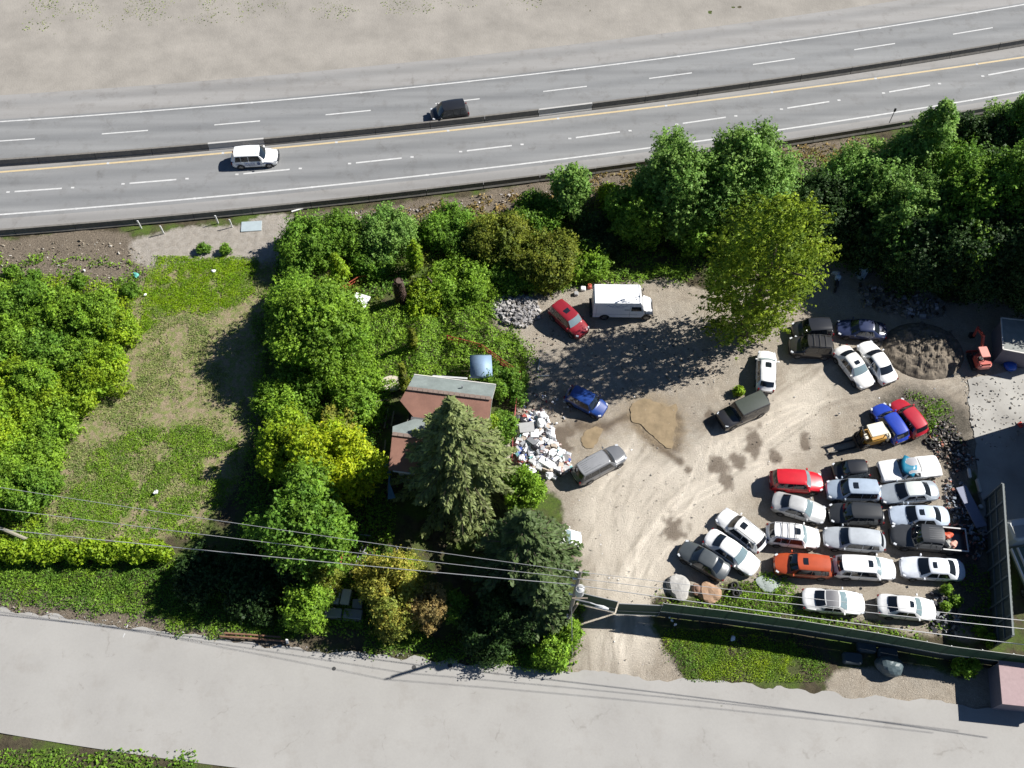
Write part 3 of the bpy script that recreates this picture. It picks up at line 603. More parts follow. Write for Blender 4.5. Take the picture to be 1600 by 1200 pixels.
# ------------------------------------------------------------------ vehicles
KIND = dict(  # cowl, roof front, roof rear, rear glass base, height, belt, hood z front, hood z cowl, deck z
    sedan=(.27, .42, .70, .85, 1.46, .93, .70, .95, .98), coupe=(.30, .45, .66, .82, 1.38, .88, .68, .90, .92),
    suv=(.25, .37, .90, .965, 1.72, 1.05, .86, 1.08, 1.0), hatch=(.23, .36, .86, .955, 1.50, .95, .74, .98, .95),
    wagon=(.26, .38, .88, .965, 1.52, .95, .74, .96, .95), classic=(.31, .41, .60, .68, 1.38, .90, .82, .90, .90),
    jeep=(.30, .36, .965, .985, 1.82, 1.12, 1.0, 1.12, 1.1), van=(.17, .33, .90, .965, 1.75, 1.02, .85, 1.05, 1.0))
WH_ME = {}
def wheel(parent, x, y, r, side):
    key = round(r, 2)
    if key not in WH_ME:
        b = MB(); n = 20; vs = []; prof = [(r * .62, -.115), (r * .93, -.115), (r, -.07), (r, .07), (r * .93, .115), (r * .62, .115)]
        for i in range(n):
            a = 2 * math.pi * i / n; vs += [(q * math.cos(a), yy, q * math.sin(a)) for q, yy in prof]
        fs = [(i * 6 + j, i * 6 + j + 1, ((i + 1) % n) * 6 + j + 1, ((i + 1) % n) * 6 + j) for i in range(n) for j in range(5)]
        b.add(vs, fs); me1 = bpy.data.meshes.new('wheel'); me1.from_pydata(b.v, [], b.f); me1.materials.append(TYRE)
        b = MB()
        for k in range(5):
            a = k * 1.2566; b.box((math.cos(a) * r * .3, .10, math.sin(a) * r * .3), (r * .62, .02, r * .17), ry=-a)
        vs = []
        for i in range(n):
            a = 2 * math.pi * i / n; vs += [(r * .56 * math.cos(a), .105, r * .56 * math.sin(a)), (r * .64 * math.cos(a), .105, r * .64 * math.sin(a)), (r * .62 * math.cos(a), .0, r * .62 * math.sin(a))]
        b.add(vs, [(i * 3 + j, i * 3 + j + 1, ((i + 1) % n) * 3 + j + 1, ((i + 1) % n) * 3 + j) for i in range(n) for j in range(2)])
        b.add([(r * .6 * math.cos(i * .628), .03, r * .6 * math.sin(i * .628)) for i in range(10)], [tuple(range(10))])
        me2 = bpy.data.meshes.new('rim'); me2.from_pydata(b.v, [], b.f); me2.materials.append(RIM); WH_ME[key] = (me1, me2)
    w_ = link('wheel', WH_ME[key][0], parent); w_.location = (x, y, r); w_.rotation_euler = (0, 0, 0 if side > 0 else math.pi)
    link('rim', WH_ME[key][1], w_); return w_
def lerp(a, b, t): return a + (b - a) * t
def interp(tab, f):
    for (a, va), (b, vb) in zip(tab[:-1], tab[1:]):
        if f <= b: return lerp(va, vb, (f - a) / (b - a) if b > a else 0)
    return tab[-1][1]
VG = 'vehicles parked in the yard'
def car(name, label, cat, nose, tail, kind, col, W=1.82, L=None, metal=0.0, roofcol=None, sunroof=None, rails=False, bars=0, group=VG, sheen_glass=True, zc=.6, glassr=False, big=1.0, pickup=False, roofrib=False, H=None, lowcol=None, mirror=True):
    n_, t_ = G(*nose, zc), G(*tail, zc); c = (n_ + t_) / 2; d = n_ - t_
    L = L or math.hypot(d.x, d.y); yaw = math.atan2(d.y, d.x)
    fc, rf, rr, rg, HH, belt, hz0, hz1, dz = KIND[kind]; HH = (H or HH) * 1.05
    if pickup: fc, rf, rr, rg, belt, dz = .27, .36, .64, .655, 1.12, 1.1
    root = empty(name, (c.x, c.y, .01), yaw, label, cat, group); hw = W * 1.06 / 2
    wt = [(0, .70), (.02, .82), (.06, .92), (.14, .985), (.3, 1), (.75, 1), (.88, .98), (.95, .93), (.985, .85), (1, .74)]
    bow = L * (.028 if kind not in ('jeep', 'classic') else .012)
    if kind in ('jeep', 'classic'): wt = [(0, .9), (.015, .95), (.06, .98), (.2, 1), (.9, 1), (.975, .98), (1, .93)]
    zt = [(0, hz0 - .14), (.02, hz0), (.10, hz0 + .09), (fc, hz1), (rg, dz), (.97, dz - .03), (1, dz - .14)]
    if kind == 'sedan': zt = zt[:-2] + [(.96, dz - .02), (1, dz - .14)]
    bt = [(0, hz0 - .22), (.02, hz0 - .09), (.10, hz0), (fc, belt - .03), (.8, belt), (.96, belt - .03), (1, belt - .2)]
    ztop = lambda f: interp(zt[:4], f) if f <= fc else (lerp(hz1, HH - .05, ((f - fc) / (rf - fc)) ** .9) if f < rf else (HH - .05 + .05 * math.sin(math.pi * min(1, (f - rf) / (rr - rf))) if f <= rr else (lerp(HH - .05, dz, ((f - rr) / (rg - rr)) ** 1.1) if f < rg else interp([(rg, dz)] + [q for q in zt if q[0] > rg], f))))
    rw = [(0, .80), (fc, .86), (rf, .70), ((rf + rr) / 2, .72), (rr, .68), (rg, .80), (1, .82)]
    if kind in ('suv', 'van', 'jeep', 'wagon', 'hatch'): rw = [(0, .80), (fc, .87), (rf, .74), ((rf + rr) / 2, .76), (rr, .71), (rg, .80), (1, .80)]
    if kind == 'jeep': rw = [(0, .82), (fc, .90), (rf, .84), (rr, .84), (1, .86)]
    if kind == 'classic': rw = [(0, .93), (fc, .92), (rf, .72), (rr, .70), (rg, .88), (1, .93)]
    if pickup: rw = [(0, .80), (fc, .88), (rf, .76), (rr, .76), (rg, .86), (1, .9)]
    def sec(f):
        w_ = hw * interp(wt, f); x = L / 2 - f * L; z4 = ztop(f); zb = interp(bt, f); r = hw * interp(rw, f) * min(1, interp(wt, f) + .03); zb = min(zb, z4 - .02)
        cr = .035
        P = [(w_ * .86, .24), (w_ * .975, .34), (w_, .60), (w_ * .985, zb - .06), (w_ * .955, zb), (r, z4 - .045), (r * .9, z4), (r * .5, z4 + cr * .7), (0, z4 + cr)]
        kb = bow * (1 if f < rf else (lerp(1, -1, (f - rf) / (rr - rf)) if f < rr else -1)); xo = lambda y: x + kb * (.6 - 1.4 * (y / hw) ** 2)
        return [(xo(y), -y, z) for y, z in P] + [(xo(y), y, z) for y, z in P[-2::-1]]
    fs_ = sorted(set([0, .02, .06, .10, .17, fc - .03, fc, lerp(fc, rf, .33), lerp(fc, rf, .66), lerp(fc, rf, .9), rf, rf + .03, lerp(rf, rr, .35), lerp(rf, rr, .65), rr - .03, rr, lerp(rr, rg, .5), rg] + ([.94] if rg < .93 else []) + [.985, 1.0]))
    if pickup: fs_ = [f for f in fs_ if f <= rg]
    b = MB(); rings = [sec(f) for f in fs_]; m = len(rings[0])
    for r in rings: b.v += r; b.c += [(1, 1, 1)] * m
    for i in range(len(rings) - 1):
        for j in range(m - 1): b.f.append((i * m + j, (i + 1) * m + j, (i + 1) * m + j + 1, i * m + j + 1))
        b.f.append((i * m + m - 1, (i + 1) * m + m - 1, (i + 1) * m, i * m))
    b.f.append(tuple(range(m))); b.f.append(tuple(range(len(rings) * m - 1, (len(rings) - 1) * m - 1, -1)))
    pm = paint(col, metal); body = b.build('body', pm, root, smooth=True)
    def top_patch(name, f0, f1, ys, m_, off=.014, nn=4, par=root, j0=6, y1s=None):
        v = []; k = [(-1, 6), (-.55, 7), (0, 8), (.55, 9), (1, 10)]
        for i in range(nn + 1):
            f = lerp(f0, f1, i / nn); s_ = sec(f); ysf = ys if y1s is None else lerp(ys, y1s, i / nn)
            for a, jj in k: v.append((s_[jj][0], s_[jj][1] * ysf, s_[jj][2] + off))
        return MB().add(v, [(i * 5 + j, i * 5 + j + 1, i * 5 + j + 6, i * 5 + j + 5) for i in range(nn) for j in range(4)]).build(name, m_, par, smooth=True)
    # glass; windshields facing sunward get the copy with the reflection in its colour
    top_patch('windshield', lerp(fc, rf, .04), lerp(fc, rf, .93), 1.02, GLASS_SHEEN if (sheen_glass and kind != 'x' and abs(math.degrees(yaw)) < 100 and sheen_glass == True and d.x > 0) else GLASS, .018)
    steep = kind in ('suv', 'hatch', 'wagon', 'van', 'jeep') or pickup
    if pickup:
        pass
    top_patch('rear_window', lerp(rr, rg, .10 if steep else .06), lerp(rr, rg, .82 if steep else .9), .98, GLASS, .018 if not steep else .02)
    def side(name, fa0, fa1, fb0, fb1, sgn, m_=GLASS):
        v = []; nn = 3
        for i in range(nn + 1):
            ft, fb = lerp(fa0, fa1, i / nn), lerp(fb0, fb1, i / nn); st_, sb = sec(ft), sec(fb); j4, j5 = (4, 5) if sgn < 0 else (m - 5, m - 6)
            T_ = Vector(sb[j4]).lerp(Vector(st_[j5]), .90); B_ = Vector(sb[j4]).lerp(Vector(sb[j5]), .10)
            T_.x = st_[j5][0]
            v += [(B_.x, B_.y + sgn * .012, B_.z + .006), (T_.x, T_.y + sgn * .016, T_.z + .004)]
        MB().add(v, [(i * 2, i * 2 + 1, i * 2 + 3, i * 2 + 2) for i in range(nn)]).build(name, m_, root)
    mid = lerp(rf, rr, .44)
    for sgn in (-1, 1):
        side('side_window', rf + .005, mid - .007, lerp(fc, rf, .45), mid - .007, sgn)
        if kind not in ('coupe', 'classic') or pickup:
            if steep and not pickup and kind != 'jeep':
                q = lerp(mid, rr, .58); side('side_window', mid + .007, q - .006, mid + .007, q - .006, sgn); side('side_window', q + .006, rr - .02, q + .006, lerp(rr, rg, .3), sgn)
            else: side('side_window', mid + .007, rr - .01, mid + .007, lerp(rr, rg, .45), sgn)
        else: side('side_window', mid + .007, rr - .005, mid + .007, lerp(rr, rg, .3), sgn)
    # lower trim, grille, number plates and door gaps
    tb = MB()
    for sgn in (-1, 1): tb.box((0, sgn * hw * .93, .25), (L * .62, .10, .10))
    tb.box((L / 2 - .02, 0, hz0 - .26), (.06, W * .5, .15)); tb.box((L / 2 - .01, 0, .34), (.06, W * .66, .12)); tb.box((-L / 2 + .02, 0, .36), (.06, W * .7, .16))
    if not pickup:
        for sgn in (-1, 1):
            for f in (lerp(fc, rf, .35), mid, lerp(mid, rr, .62)): tb.box((L / 2 - f * L, sgn * hw * .995, .66), (.018, .02, .5))
    tb.build('trim', TRIM, root)
    MB().box((-L / 2 - .012 if not pickup else -L / 2 - .03, 0, .62), (.012, .40, .13)).build('number_plate', WHITE, root)
    r_ = {'suv': .37, 'jeep': .39, 'van': .35}.get(kind, .33) if not pickup else .40
    for f in (.185, .80):
        for sgn in (-1, 1):
            ar = MB(); n = 14; cx = L / 2 - f * L; ro = r_ * 1.17
            ar.add([(cx + ro * math.cos(i * math.pi / n), sgn * (hw + .004), r_ + ro * math.sin(i * math.pi / n)) for i in range(n + 1)] + [(cx + ro, sgn * (hw + .004), .22), (cx - ro, sgn * (hw + .004), .22)][::1 if 1 else -1][::-1], [tuple(range(n + 3))])
            ar.build('wheel_arch', TRIM, root); wheel(root, cx, sgn * (hw - .085), r_, sgn)
    for sgn in (-1, 1):
        a = sec(.03); hb = MB(); hb.box((L / 2 - .035 * L - .06, sgn * hw * .70, hz0 - .05), (.26, .30, .12), rz=-sgn * .45)
        hb.build('headlight', WLAMP, root)
        tl = MB(); tl.box((-L / 2 + .06 + (.0 if steep else .02), sgn * hw * (.70 if not steep else .74), dz - .22), (.14, .30 if not steep else .14, .12 if not steep else .36), rz=sgn * .35); tl.build('tail_light', RLAMP, root)
        if mirror:
            f = lerp(fc, rf, .38); mb = MB(); mb.rbox((L / 2 - f * L, sgn * (hw + .09), belt + .07), (.13, .2, .14), .03); mb.build('mirror', pm, root)
    if sunroof: top_patch('sunroof', lerp(rf, rr, sunroof[0]), lerp(rf, rr, sunroof[1]), .60, GLASS, .012, 2)
    if roofcol: top_patch('roof_panel', rf + .01, rr - .01, 1.03, mat('roof_%.2f_%.2f_%.2f' % roofcol, roofcol, .45, 0, .3, .1), .008, 5)
    if rails:
        for sgn in (-1, 1):
            f0, f1 = lerp(rf, rr, .1), lerp(rf, rr, .97); s0, s1, sm = sec(f0), sec(f1), sec((f0 + f1) / 2); j = 6 if sgn < 0 else 10
            rb_ = MB(); rb_.tube([(s0[j][0], s0[j][1] * .97, s0[j][2]), (s0[j][0] - .12, s0[j][1] * .97, s0[j][2] + .08), (sm[j][0], sm[j][1] * .97, sm[j][2] + .09), (s1[j][0] + .12, s1[j][1] * .97, s1[j][2] + .08), (s1[j][0], s1[j][1] * .97, s1[j][2])], .022, 6)
            rb_.build('roof_rail', TRIM if rails == 'black' else STEEL, root)
        for k in range(bars):
            f = lerp(rf, rr, (.25 + .5 * k / max(1, bars - 1)) if bars > 1 else .5); s_ = sec(f); cb = MB(); cb.box((s_[6][0], 0, s_[6][2] + .11), (.05, abs(s_[6][1]) * 2, .03)); cb.build('roof_bar', TRIM, root)
    if roofrib:
        rb_ = MB()
        for k in range(6): rb_.box((L / 2 - lerp(rf, rr, .62) * L, (-.5 + k / 5) * W * .5, HH + .012), (L * (rr - rf) * .62, .03, .03))
        rb_.build('roof_ribs', mat('dark_grey_roof', (.09, .10, .11), .5), root)
    root['_hh'] = HH; del root['_hh']
    return root, dict(L=L, W=W, sec=sec, fc=fc, rf=rf, rr=rr, rg=rg, H=HH, hw=hw, c=c, yaw=yaw, pm=pm)

WHT = (.80, .80, .79); SIL = (.42, .44, .46); SBLUE = (.34, .41, .50); BLK = (.018, .019, .022); DGR = (.07, .075, .08)
# on the highway
pc, pi = car('police_car', 'white police SUV with black push bar driving on the near carriageway of the highway', 'police car', (434, 245), (363, 249), 'suv', WHT, W=1.98, rails=False, group='vehicles driving on the highway', sheen_glass=False)
b = MB(); x = pi['L'] / 2 + .13
for s_ in (-1, 1): b.tube([(x - .12, s_ * .38, .42), (x, s_ * .40, .50), (x + .02, s_ * .40, .95)], .035, 6)
b.tube([(x - .10, -.86, .80), (x + .03, -.42, .88), (x + .05, .42, .88), (x - .10, .86, .80)], .04, 6); b.tube([(x - .1, -.84, .52), (x + .02, -.40, .55), (x + .02, .40, .55), (x - .1, .84, .52)], .035, 6)
b.build('push_bar', TRIM, pc)
b = MB(); b.box((.35, 0, 1.775), (.22, 1.15, .07)); b.box((.35, 0, 1.73), (.10, .9, .04)); b.build('light_bar', mat('pale_lens', (.55, .6, .62), .2), pc)
for sgn in (-1, 1):
    b = MB(); y = sgn * (pi['hw'] + .006)
    b.box((-.25, y, .62), (2.1, .006, .07)); b.box((1.35, y, .80), (1.0, .006, .06), ry=.06); b.box((-1.75, y, .82), (.5, .006, .05), ry=-.2)
    b.build('side_stripe', mat('stripe_blue', (.03, .06, .22), .4), pc)
    b = MB(); b.prism([(.20 * math.cos(k * .785) + .5, .20 * math.sin(k * .785)) for k in range(8)], 0, .006)
    o = b.build('door_crest', mat('crest_navy', (.05, .09, .2), .4), pc); o.rotation_euler = (math.pi / 2 if sgn < 0 else -math.pi / 2, 0, 0); o.location = (0, y, .84)
    fc_ = bpy.data.curves.new('police_text', 'FONT'); fc_.body = 'POLICE'; fc_.size = .34; fc_.extrude = .004; fc_.align_x = 'CENTER'
    to = bpy.data.objects.new('police_text', fc_); COL.objects.link(to); dg = bpy.context.evaluated_depsgraph_get(); tm = bpy.data.meshes.new_from_object(to.evaluated_get(dg))
    bpy.data.objects.remove(to); tm.materials.clear(); o = link('police_lettering', tm, pc, mat('stripe_blue', (.03, .06, .22)))
    o.rotation_euler = (math.pi / 2, 0, 0) if sgn < 0 else (math.pi / 2, 0, math.pi); o.location = (-.45, y + sgn * .006, .72)
car('minivan', 'black minivan driving on the far carriageway of the highway', 'minivan', (674, 181), (731, 172), 'van', BLK, W=1.95, group='vehicles driving on the highway', sheen_glass=False)
# the yard
car('parked_suv', 'small red SUV with a windshield coloured pale as if reflecting standing behind the white step van', 'SUV', (911, 521), (866, 480), 'suv', (.24, .015, .022), W=1.8, L=4.35, sunroof=(.3, .5))
car('parked_car', 'dark blue hatchback in tree shade beside the brown puddle', 'car', (945, 643), (887, 613), 'hatch', (.015, .05, .22), W=1.74, sheen_glass=False)
car('parked_suv', 'charcoal SUV with ribbed silver roof beside the rubbish heap', 'SUV', (973, 706), (898, 747), 'suv', (.13, .135, .145), W=1.85, rails=True, sheen_glass=False, roofrib=True, roofcol=(.23, .235, .245))
jp, ji = car('parked_jeep', 'boxy black off-road vehicle with dark green soft top, alone in the middle of the yard', 'jeep', (1125, 660), (1194, 629), 'jeep', (.025, .025, .028), W=1.82, sheen_glass=False, roofcol=(.045, .055, .045))
b = MB(); b.torus((-ji['L'] / 2 - .14, 0, .95), .27, .11, ry=math.pi / 2); b.build('spare_wheel', TYRE, jp)
car('parked_car', 'white hatchback standing at the foot of the tall yellow-green tree', 'car', (1198, 550), (1196, 612), 'hatch', WHT, W=1.76, sunroof=(.1, .35))
car('parked_suv', 'black SUV half hidden by the tree crown, the farther of the two there', 'SUV', (1238, 518), (1299, 515), 'suv', BLK, W=1.85, sheen_glass=False)
car('parked_suv', 'black SUV with roof bars half hidden by the tree, nearer of the two', 'SUV', (1233, 541), (1301, 545), 'suv', (.03, .028, .026), W=1.9, rails='black', bars=3, sheen_glass=False)
car('parked_sedan', 'dark navy sedan in shade above the pair of white sedans', 'sedan', (1308, 512), (1383, 519), 'sedan', (.03, .04, .09), sheen_glass=False)
car('parked_sedan', 'white sedan with open dark sunroof, left of the slanting white pair', 'sedan', (1355, 601), (1313, 547), 'sedan', (.74, .73, .70), sunroof=(.12, .4), L=4.6)
car('parked_sedan', 'plain white sedan without sunroof, right of the slanting pair near the dirt mound', 'sedan', (1352, 540), (1388, 593), 'sedan', WHT, L=4.7)
car('parked_car', 'bright blue old wagon standing between the forklift and a red one', 'car', (1370, 634), (1410, 690), 'wagon', (.018, .05, .36), W=1.75, sheen_glass=False)
car('parked_car', 'faded red old wagon standing against the right side of the blue one', 'car', (1398, 627), (1440, 680), 'wagon', (.40, .02, .035), W=1.75, sheen_glass=False)
cc, ci = car('parked_coupe', 'long white classic coupe with blue-green sheet over its roof at the end of its row', 'coupe', (1374, 738), (1467, 728), 'classic', WHT, W=1.95, roofcol=(.30, .30, .32), sheen_glass=False, mirror=False)
car('parked_car', 'tiny black two-door city car above the silver-blue SUV', 'car', (1302, 737), (1356, 734), 'hatch', BLK, W=1.66, sheen_glass=False)
car('parked_suv', 'bright red small SUV with no sunroof at the top left of the parked rows', 'SUV', (1284, 755), (1203, 751), 'suv', (.52, .012, .022), W=1.82, H=1.64)
car('parked_sedan', 'weathered silver sedan turned aslant under the red SUV', 'sedan', (1289, 806), (1207, 782), 'sedan', (.45, .455, .45), metal=.1)
car('parked_suv', 'white SUV with roof bars and dark sunroof above the orange SUV', 'SUV', (1280, 842), (1197, 833), 'wagon', WHT, W=1.85, rails=True, bars=3, sunroof=(.08, .28), H=1.62)
car('parked_suv', 'orange SUV with sunroof at the lower left of the parked rows', 'SUV', (1209, 881), (1300, 888), 'suv', (.42, .07, .022), sunroof=(.16, .32), sheen_glass=False, H=1.66)
car('parked_suv', 'silver-blue SUV with sunroof below the tiny black car', 'SUV', (1291, 766), (1373, 769), 'suv', SBLUE, W=1.8, metal=.1, sunroof=(.14, .32), sheen_glass=False)
car('parked_suv', 'black SUV between two silver vehicles in the middle row', 'SUV', (1295, 803), (1378, 807), 'suv', (.028, .03, .032), W=1.84, sheen_glass=False)
car('parked_sedan', 'large silver sedan with rear spoiler and no sunroof below the black SUV', 'sedan', (1287, 839), (1381, 848), 'wagon', (.43, .46, .49), W=1.88, metal=.1, sheen_glass=False, H=1.5)
car('parked_suv', 'white SUV with sunroof and dark rear glass right of the orange SUV', 'SUV', (1397, 891), (1302, 885), 'suv', WHT, W=1.86, sunroof=(.62, .78) and (.1, .24), H=1.66)
car('parked_sedan', 'grey-silver sedan with flaking pale roof below the white classic coupe', 'sedan', (1375, 773), (1463, 767), 'sedan', (.33, .37, .41), metal=.1, sheen_glass=False, roofcol=(.52, .55, .53))
car('parked_sedan', 'silver-blue sedan with sunroof directly above the black pickup', 'sedan', (1390, 806), (1480, 808), 'sedan', (.45, .52, .62), sunroof=(.14, .42), sheen_glass=False)
pu, pi2 = car('pickup_truck', 'black pickup truck with ribbed roof and an open bed of orange goods', 'pickup truck', (1391, 837), (1507, 848), 'suv', (.04, .042, .045), W=2.0, H=1.88, sheen_glass=False, pickup=True, roofrib=True)
Lp, hp = pi2['L'], pi2['hw']; xb0, xb1 = Lp / 2 - .655 * Lp - .03, -Lp / 2; BEDM = mat('bed_paint_pale', (.5, .5, .49), .5, var=.1)
b = MB(); b.box(((xb0 + xb1) / 2, 0, .62), (xb0 - xb1, hp * 2 - .1, .06))
for s_ in (-1, 1): b.box(((xb0 + xb1) / 2, s_ * (hp - .06), .86), (xb0 - xb1, .12, .62)); 
b.build('bed', paint((.04, .042, .045)), pu)
b = MB()
for s_ in (-1, 1): b.box(((xb0 + xb1) / 2, s_ * (hp - .06), 1.185), (xb0 - xb1, .11, .03))
b.box((xb1 + .05, 0, 1.19), (.10, hp * 2 - .24, .03)); b.build('bed_rail', BEDM, pu)
MB().box((xb1 + .05, 0, .9), (.08, hp * 2 - .24, .54)).build('tailgate', pi2['pm'], pu)
def rest(obj, base, dx, dy, z):
    c_, y_ = base['c'], base['yaw']; obj.location = (c_.x + dx * math.cos(y_) - dy * math.sin(y_), c_.y + dx * math.sin(y_) + dy * math.cos(y_), z); obj.rotation_euler.z = y_ + obj.rotation_euler.z
def lumpy(name, rx, ry, rz, seed, m, n=2, amp=.25, flat=-.6):
    import bmesh
    bm = bmesh.new(); bmesh.ops.create_icosphere(bm, subdivisions=n, radius=1); r = random.Random(seed); ph = [r.uniform(0, 9) for _ in range(6)]
    for v in bm.verts:
        p_ = v.co; k = 1 + amp * (math.sin(p_.x * 3 + ph[0]) * math.cos(p_.y * 2.6 + ph[1]) + .5 * math.sin(p_.z * 5 + ph[2] + p_.x * 4) + .35 * r.uniform(-1, 1) )
        v.co = Vector((p_.x * rx * k, p_.y * ry * k, max(p_.z, flat) * rz * k))
    zmin = min(v.co.z for v in bm.verts)
    for v in bm.verts: v.co.z -= zmin
    me_ = bpy.data.meshes.new(name); bm.to_mesh(me_); bm.free(); me_.materials.append(m); return link(name, me_)
ORG = mat('orange_plastic', (.55, .10, .05), .5, var=.15)
for i, (dx, dy, rx, ry, rz_, m, lab) in enumerate([(-1.25, -.42, .55, .32, .5, ORG, 'crumpled orange sheet at the near side of the pickup bed'), (-1.7, .35, .42, .35, .5, mat('faded_pink', (.62, .32, .25), .7), 'faded pinkish bundle at the far side of the pickup bed'),
                                              (-1.25, .35, .28, .36, .55, mat('grey_sack', (.32, .32, .30), .8), 'grey sack against the cab in the pickup bed')]):
    o = lumpy('cargo_bundle', rx, ry, rz_ * .5, 40 + i, m); tag(o, lab, 'bundle', 'goods in the pickup bed'); rest(o, pi2, dx - .35, dy, .66)
car('parked_sedan', 'white sedan with pale blue hood and dark sunroof below the pickup truck', 'sedan', (1407, 886), (1504, 892), 'sedan', (.72, .75, .80), sunroof=(.16, .38), sheen_glass=False)
car('parked_coupe', 'white car with black roof and stripes, left of the two by the fence', 'coupe', (1350, 944), (1254, 936), 'coupe', WHT, roofcol=(.12, .12, .13), W=1.88)
car('parked_sedan', 'white sedan with small dark sunroof, right of the two by the fence', 'sedan', (1461, 954), (1371, 945), 'sedan', WHT, sunroof=(.08, .32))
car('parked_sedan', 'dark grey sedan beside the boulders, leftmost of the three slanting ones', 'sedan', (1064, 855), (1136, 897), 'sedan', (.07, .08, .085), sheen_glass=False)
car('parked_sedan', 'white sedan in the middle of the three slanting ones near the boulders', 'sedan', (1182, 890), (1105, 837), 'sedan', WHT)
car('parked_suv', 'white SUV with sunroof and roof rails, rightmost of the three slanting ones near the boulders', 'SUV', (1125, 803), (1192, 856), 'wagon', WHT, sunroof=(.14, .36), rails='black', sheen_glass=False, H=1.62)
car('parked_car', 'white car half hidden under the dark evergreen by the utility pole', 'car', (908, 846), (838, 841), 'hatch', WHT, W=1.75)
# teal sheet on the classic coupe
me_ = MB(); vs = []; 
for i in range(9):
    for j in range(5):
        u_, v_ = i / 8, j / 4; vs.append((lerp(-.9, .9, u_) * .95 + .25 * (v_ - .5), lerp(-.62, .62, v_) * (.75 + .35 * math.sin(u_ * 3)), .06 * math.sin(u_ * 9 + v_ * 4) - .14 * (abs(u_ - .5) * 2) ** 3))
me_.add(vs, [(i * 5 + j, i * 5 + j + 1, i * 5 + j + 6, i * 5 + j + 5) for i in range(8) for j in range(4)])
o = me_.build('tarp', mat('teal_sheet', (.01, .17, .28), .4), smooth=True); o.rotation_euler.z = 1.15; rest(o, ci, .33, 0, 1.46); tag(o, 'crumpled teal sheet lying on the roof of the white classic coupe', 'tarp')
sm = o.modifiers.new('thick', 'SOLIDIFY'); sm.thickness = .015

# white step van
A_, B_ = G(927, 444.6, 2.85), G(1001.6, 444.6, 2.85); C_, D_ = G(1001, 474, 2.85), G(929, 474, 2.85); cen = (A_ + B_ + C_ + D_) / 4
bl = ((B_ - A_).length + (C_ - D_).length) / 2; bw = ((A_ - D_).length + (B_ - C_).length) / 2
sv = empty('step_van', (cen.x, cen.y, .01), -.01, 'tall white step van with blue script on its side at the yard back', 'van', VG)
VW = mat('van_white', (.80, .81, .82), .45, var=.04); b = MB()
sidep = [(-bl / 2, .48), (-bl / 2, 2.7), (-bl / 2 + .1, 2.85), (bl / 2 - .1, 2.85), (bl / 2 + .08, 2.55), (bl / 2 + .42, 1.45), (bl / 2 + .42, .48)]
b.add([(x, -bw / 2, z) for x, z in sidep] + [(x, bw / 2, z) for x, z in sidep], [tuple(range(6, -1, -1)), tuple(range(7, 14))] + [(i, (i + 1) % 7, (i + 1) % 7 + 7, i + 7) for i in range(7)]); b.build('body', VW, sv)
b = MB(); xf = bl / 2 + .42
b.add([(xf, -.95, .5), (xf, -.95, 1.35), (xf + .75, -.80, 1.12), (xf + .85, -.78, .5), (xf, .95, .5), (xf, .95, 1.35), (xf + .75, .80, 1.12), (xf + .85, .78, .5)], [(0, 1, 2, 3), (7, 6, 5, 4), (1, 5, 6, 2), (3, 2, 6, 7), (0, 4, 5, 1), (0, 3, 7, 4)]); b.build('hood', VW, sv)
b = MB(); k = .06; b.add([(bl / 2 + .13, -bw / 2 + .12, 2.42), (bl / 2 + .13, bw / 2 - .12, 2.42), (bl / 2 + .44, bw / 2 - .12, 1.5), (bl / 2 + .44, -bw / 2 + .12, 1.5)], [(0, 1, 2, 3)]); b.v = [(x + .015, y, z + .01) for x, y, z in b.v]; b.build('windshield', GLASS, sv)
for s_ in (-1, 1):
    y = s_ * (bw / 2 + .012); b = MB(); b.add([(bl / 2 - .85, y, 1.55), (bl / 2 - .85, y, 2.25), (bl / 2 + .02, y, 2.25), (bl / 2 + .20, y, 1.55)], [(0, 1, 2, 3) if s_ < 0 else (3, 2, 1, 0)]); b.build('side_window', GLASS, sv)
    b = MB(); b.box((bl / 2 - .95, y, 1.5), (.03, .015, 1.8)); b.box((-.2, y, 1.02), (bl, .012, .03)); b.box((-bl / 2 + .3, y, 1.5), (.02, .012, 1.7)); b.build('panel_seam', mat('seam_grey', (.3, .32, .35), .5), sv)
    b = MB(); x = -bl * .22
    for i in range(24):
        a = i * .9; b.box((x + i * .085, y, 2.36 + .10 * math.sin(a) * (1.4 if i < 3 else .8)), (.10, .008, .045), ry=math.cos(a) * .9)
    b.box((x + 1.05, y, 2.12), (1.1, .008, .03)); b.build('blue_script', mat('script_blue', (.04, .08, .30), .5), sv)
    b = MB(); b.box((1.0, y, 1.75), (.5, .008, .10)); b.build('small_lettering', mat('letter_grey', (.12, .16, .22), .5), sv)
    b = MB(); b.rbox((bl / 2 + .45, s_ * (bw / 2 + .22), 1.75), (.10, .16, .35), .02); b.tube([(bl / 2 + .3, s_ * bw / 2, 1.7), (bl / 2 + .45, s_ * (bw / 2 + .2), 1.75)], .02, 5); b.build('mirror', TRIM, sv)
    b = MB(); b.box((xf + .80, s_ * .58, .88), (.12, .26, .22)); b.build('headlight', WLAMP, sv)
    b = MB(); b.box((-bl / 2 - .01, s_ * (bw / 2 - .12), .8), (.03, .12, .3)); b.build('tail_light', RLAMP, sv)
    for x in (-bl / 2 + 1.15, bl / 2 + .75): 
        ar = MB(); ar.add([(x + .5 * math.cos(i * math.pi / 12), s_ * (bw / 2 + .006), .42 + .5 * math.sin(i * math.pi / 12)) for i in range(13)], [tuple(range(13))]); ar.build('wheel_arch', TRIM, sv); wheel(sv, x, s_ * (bw / 2 - .09), .42, s_)
b = MB(); b.box((xf + .92, 0, .55), (.14, 1.9, .2)); b.box((-bl / 2 - .14, 0, .5), (.25, bw, .12)); b.box((0, 0, .42), (bl * .98, bw * .9, .14)); b.build('bumper', TRIM, sv)
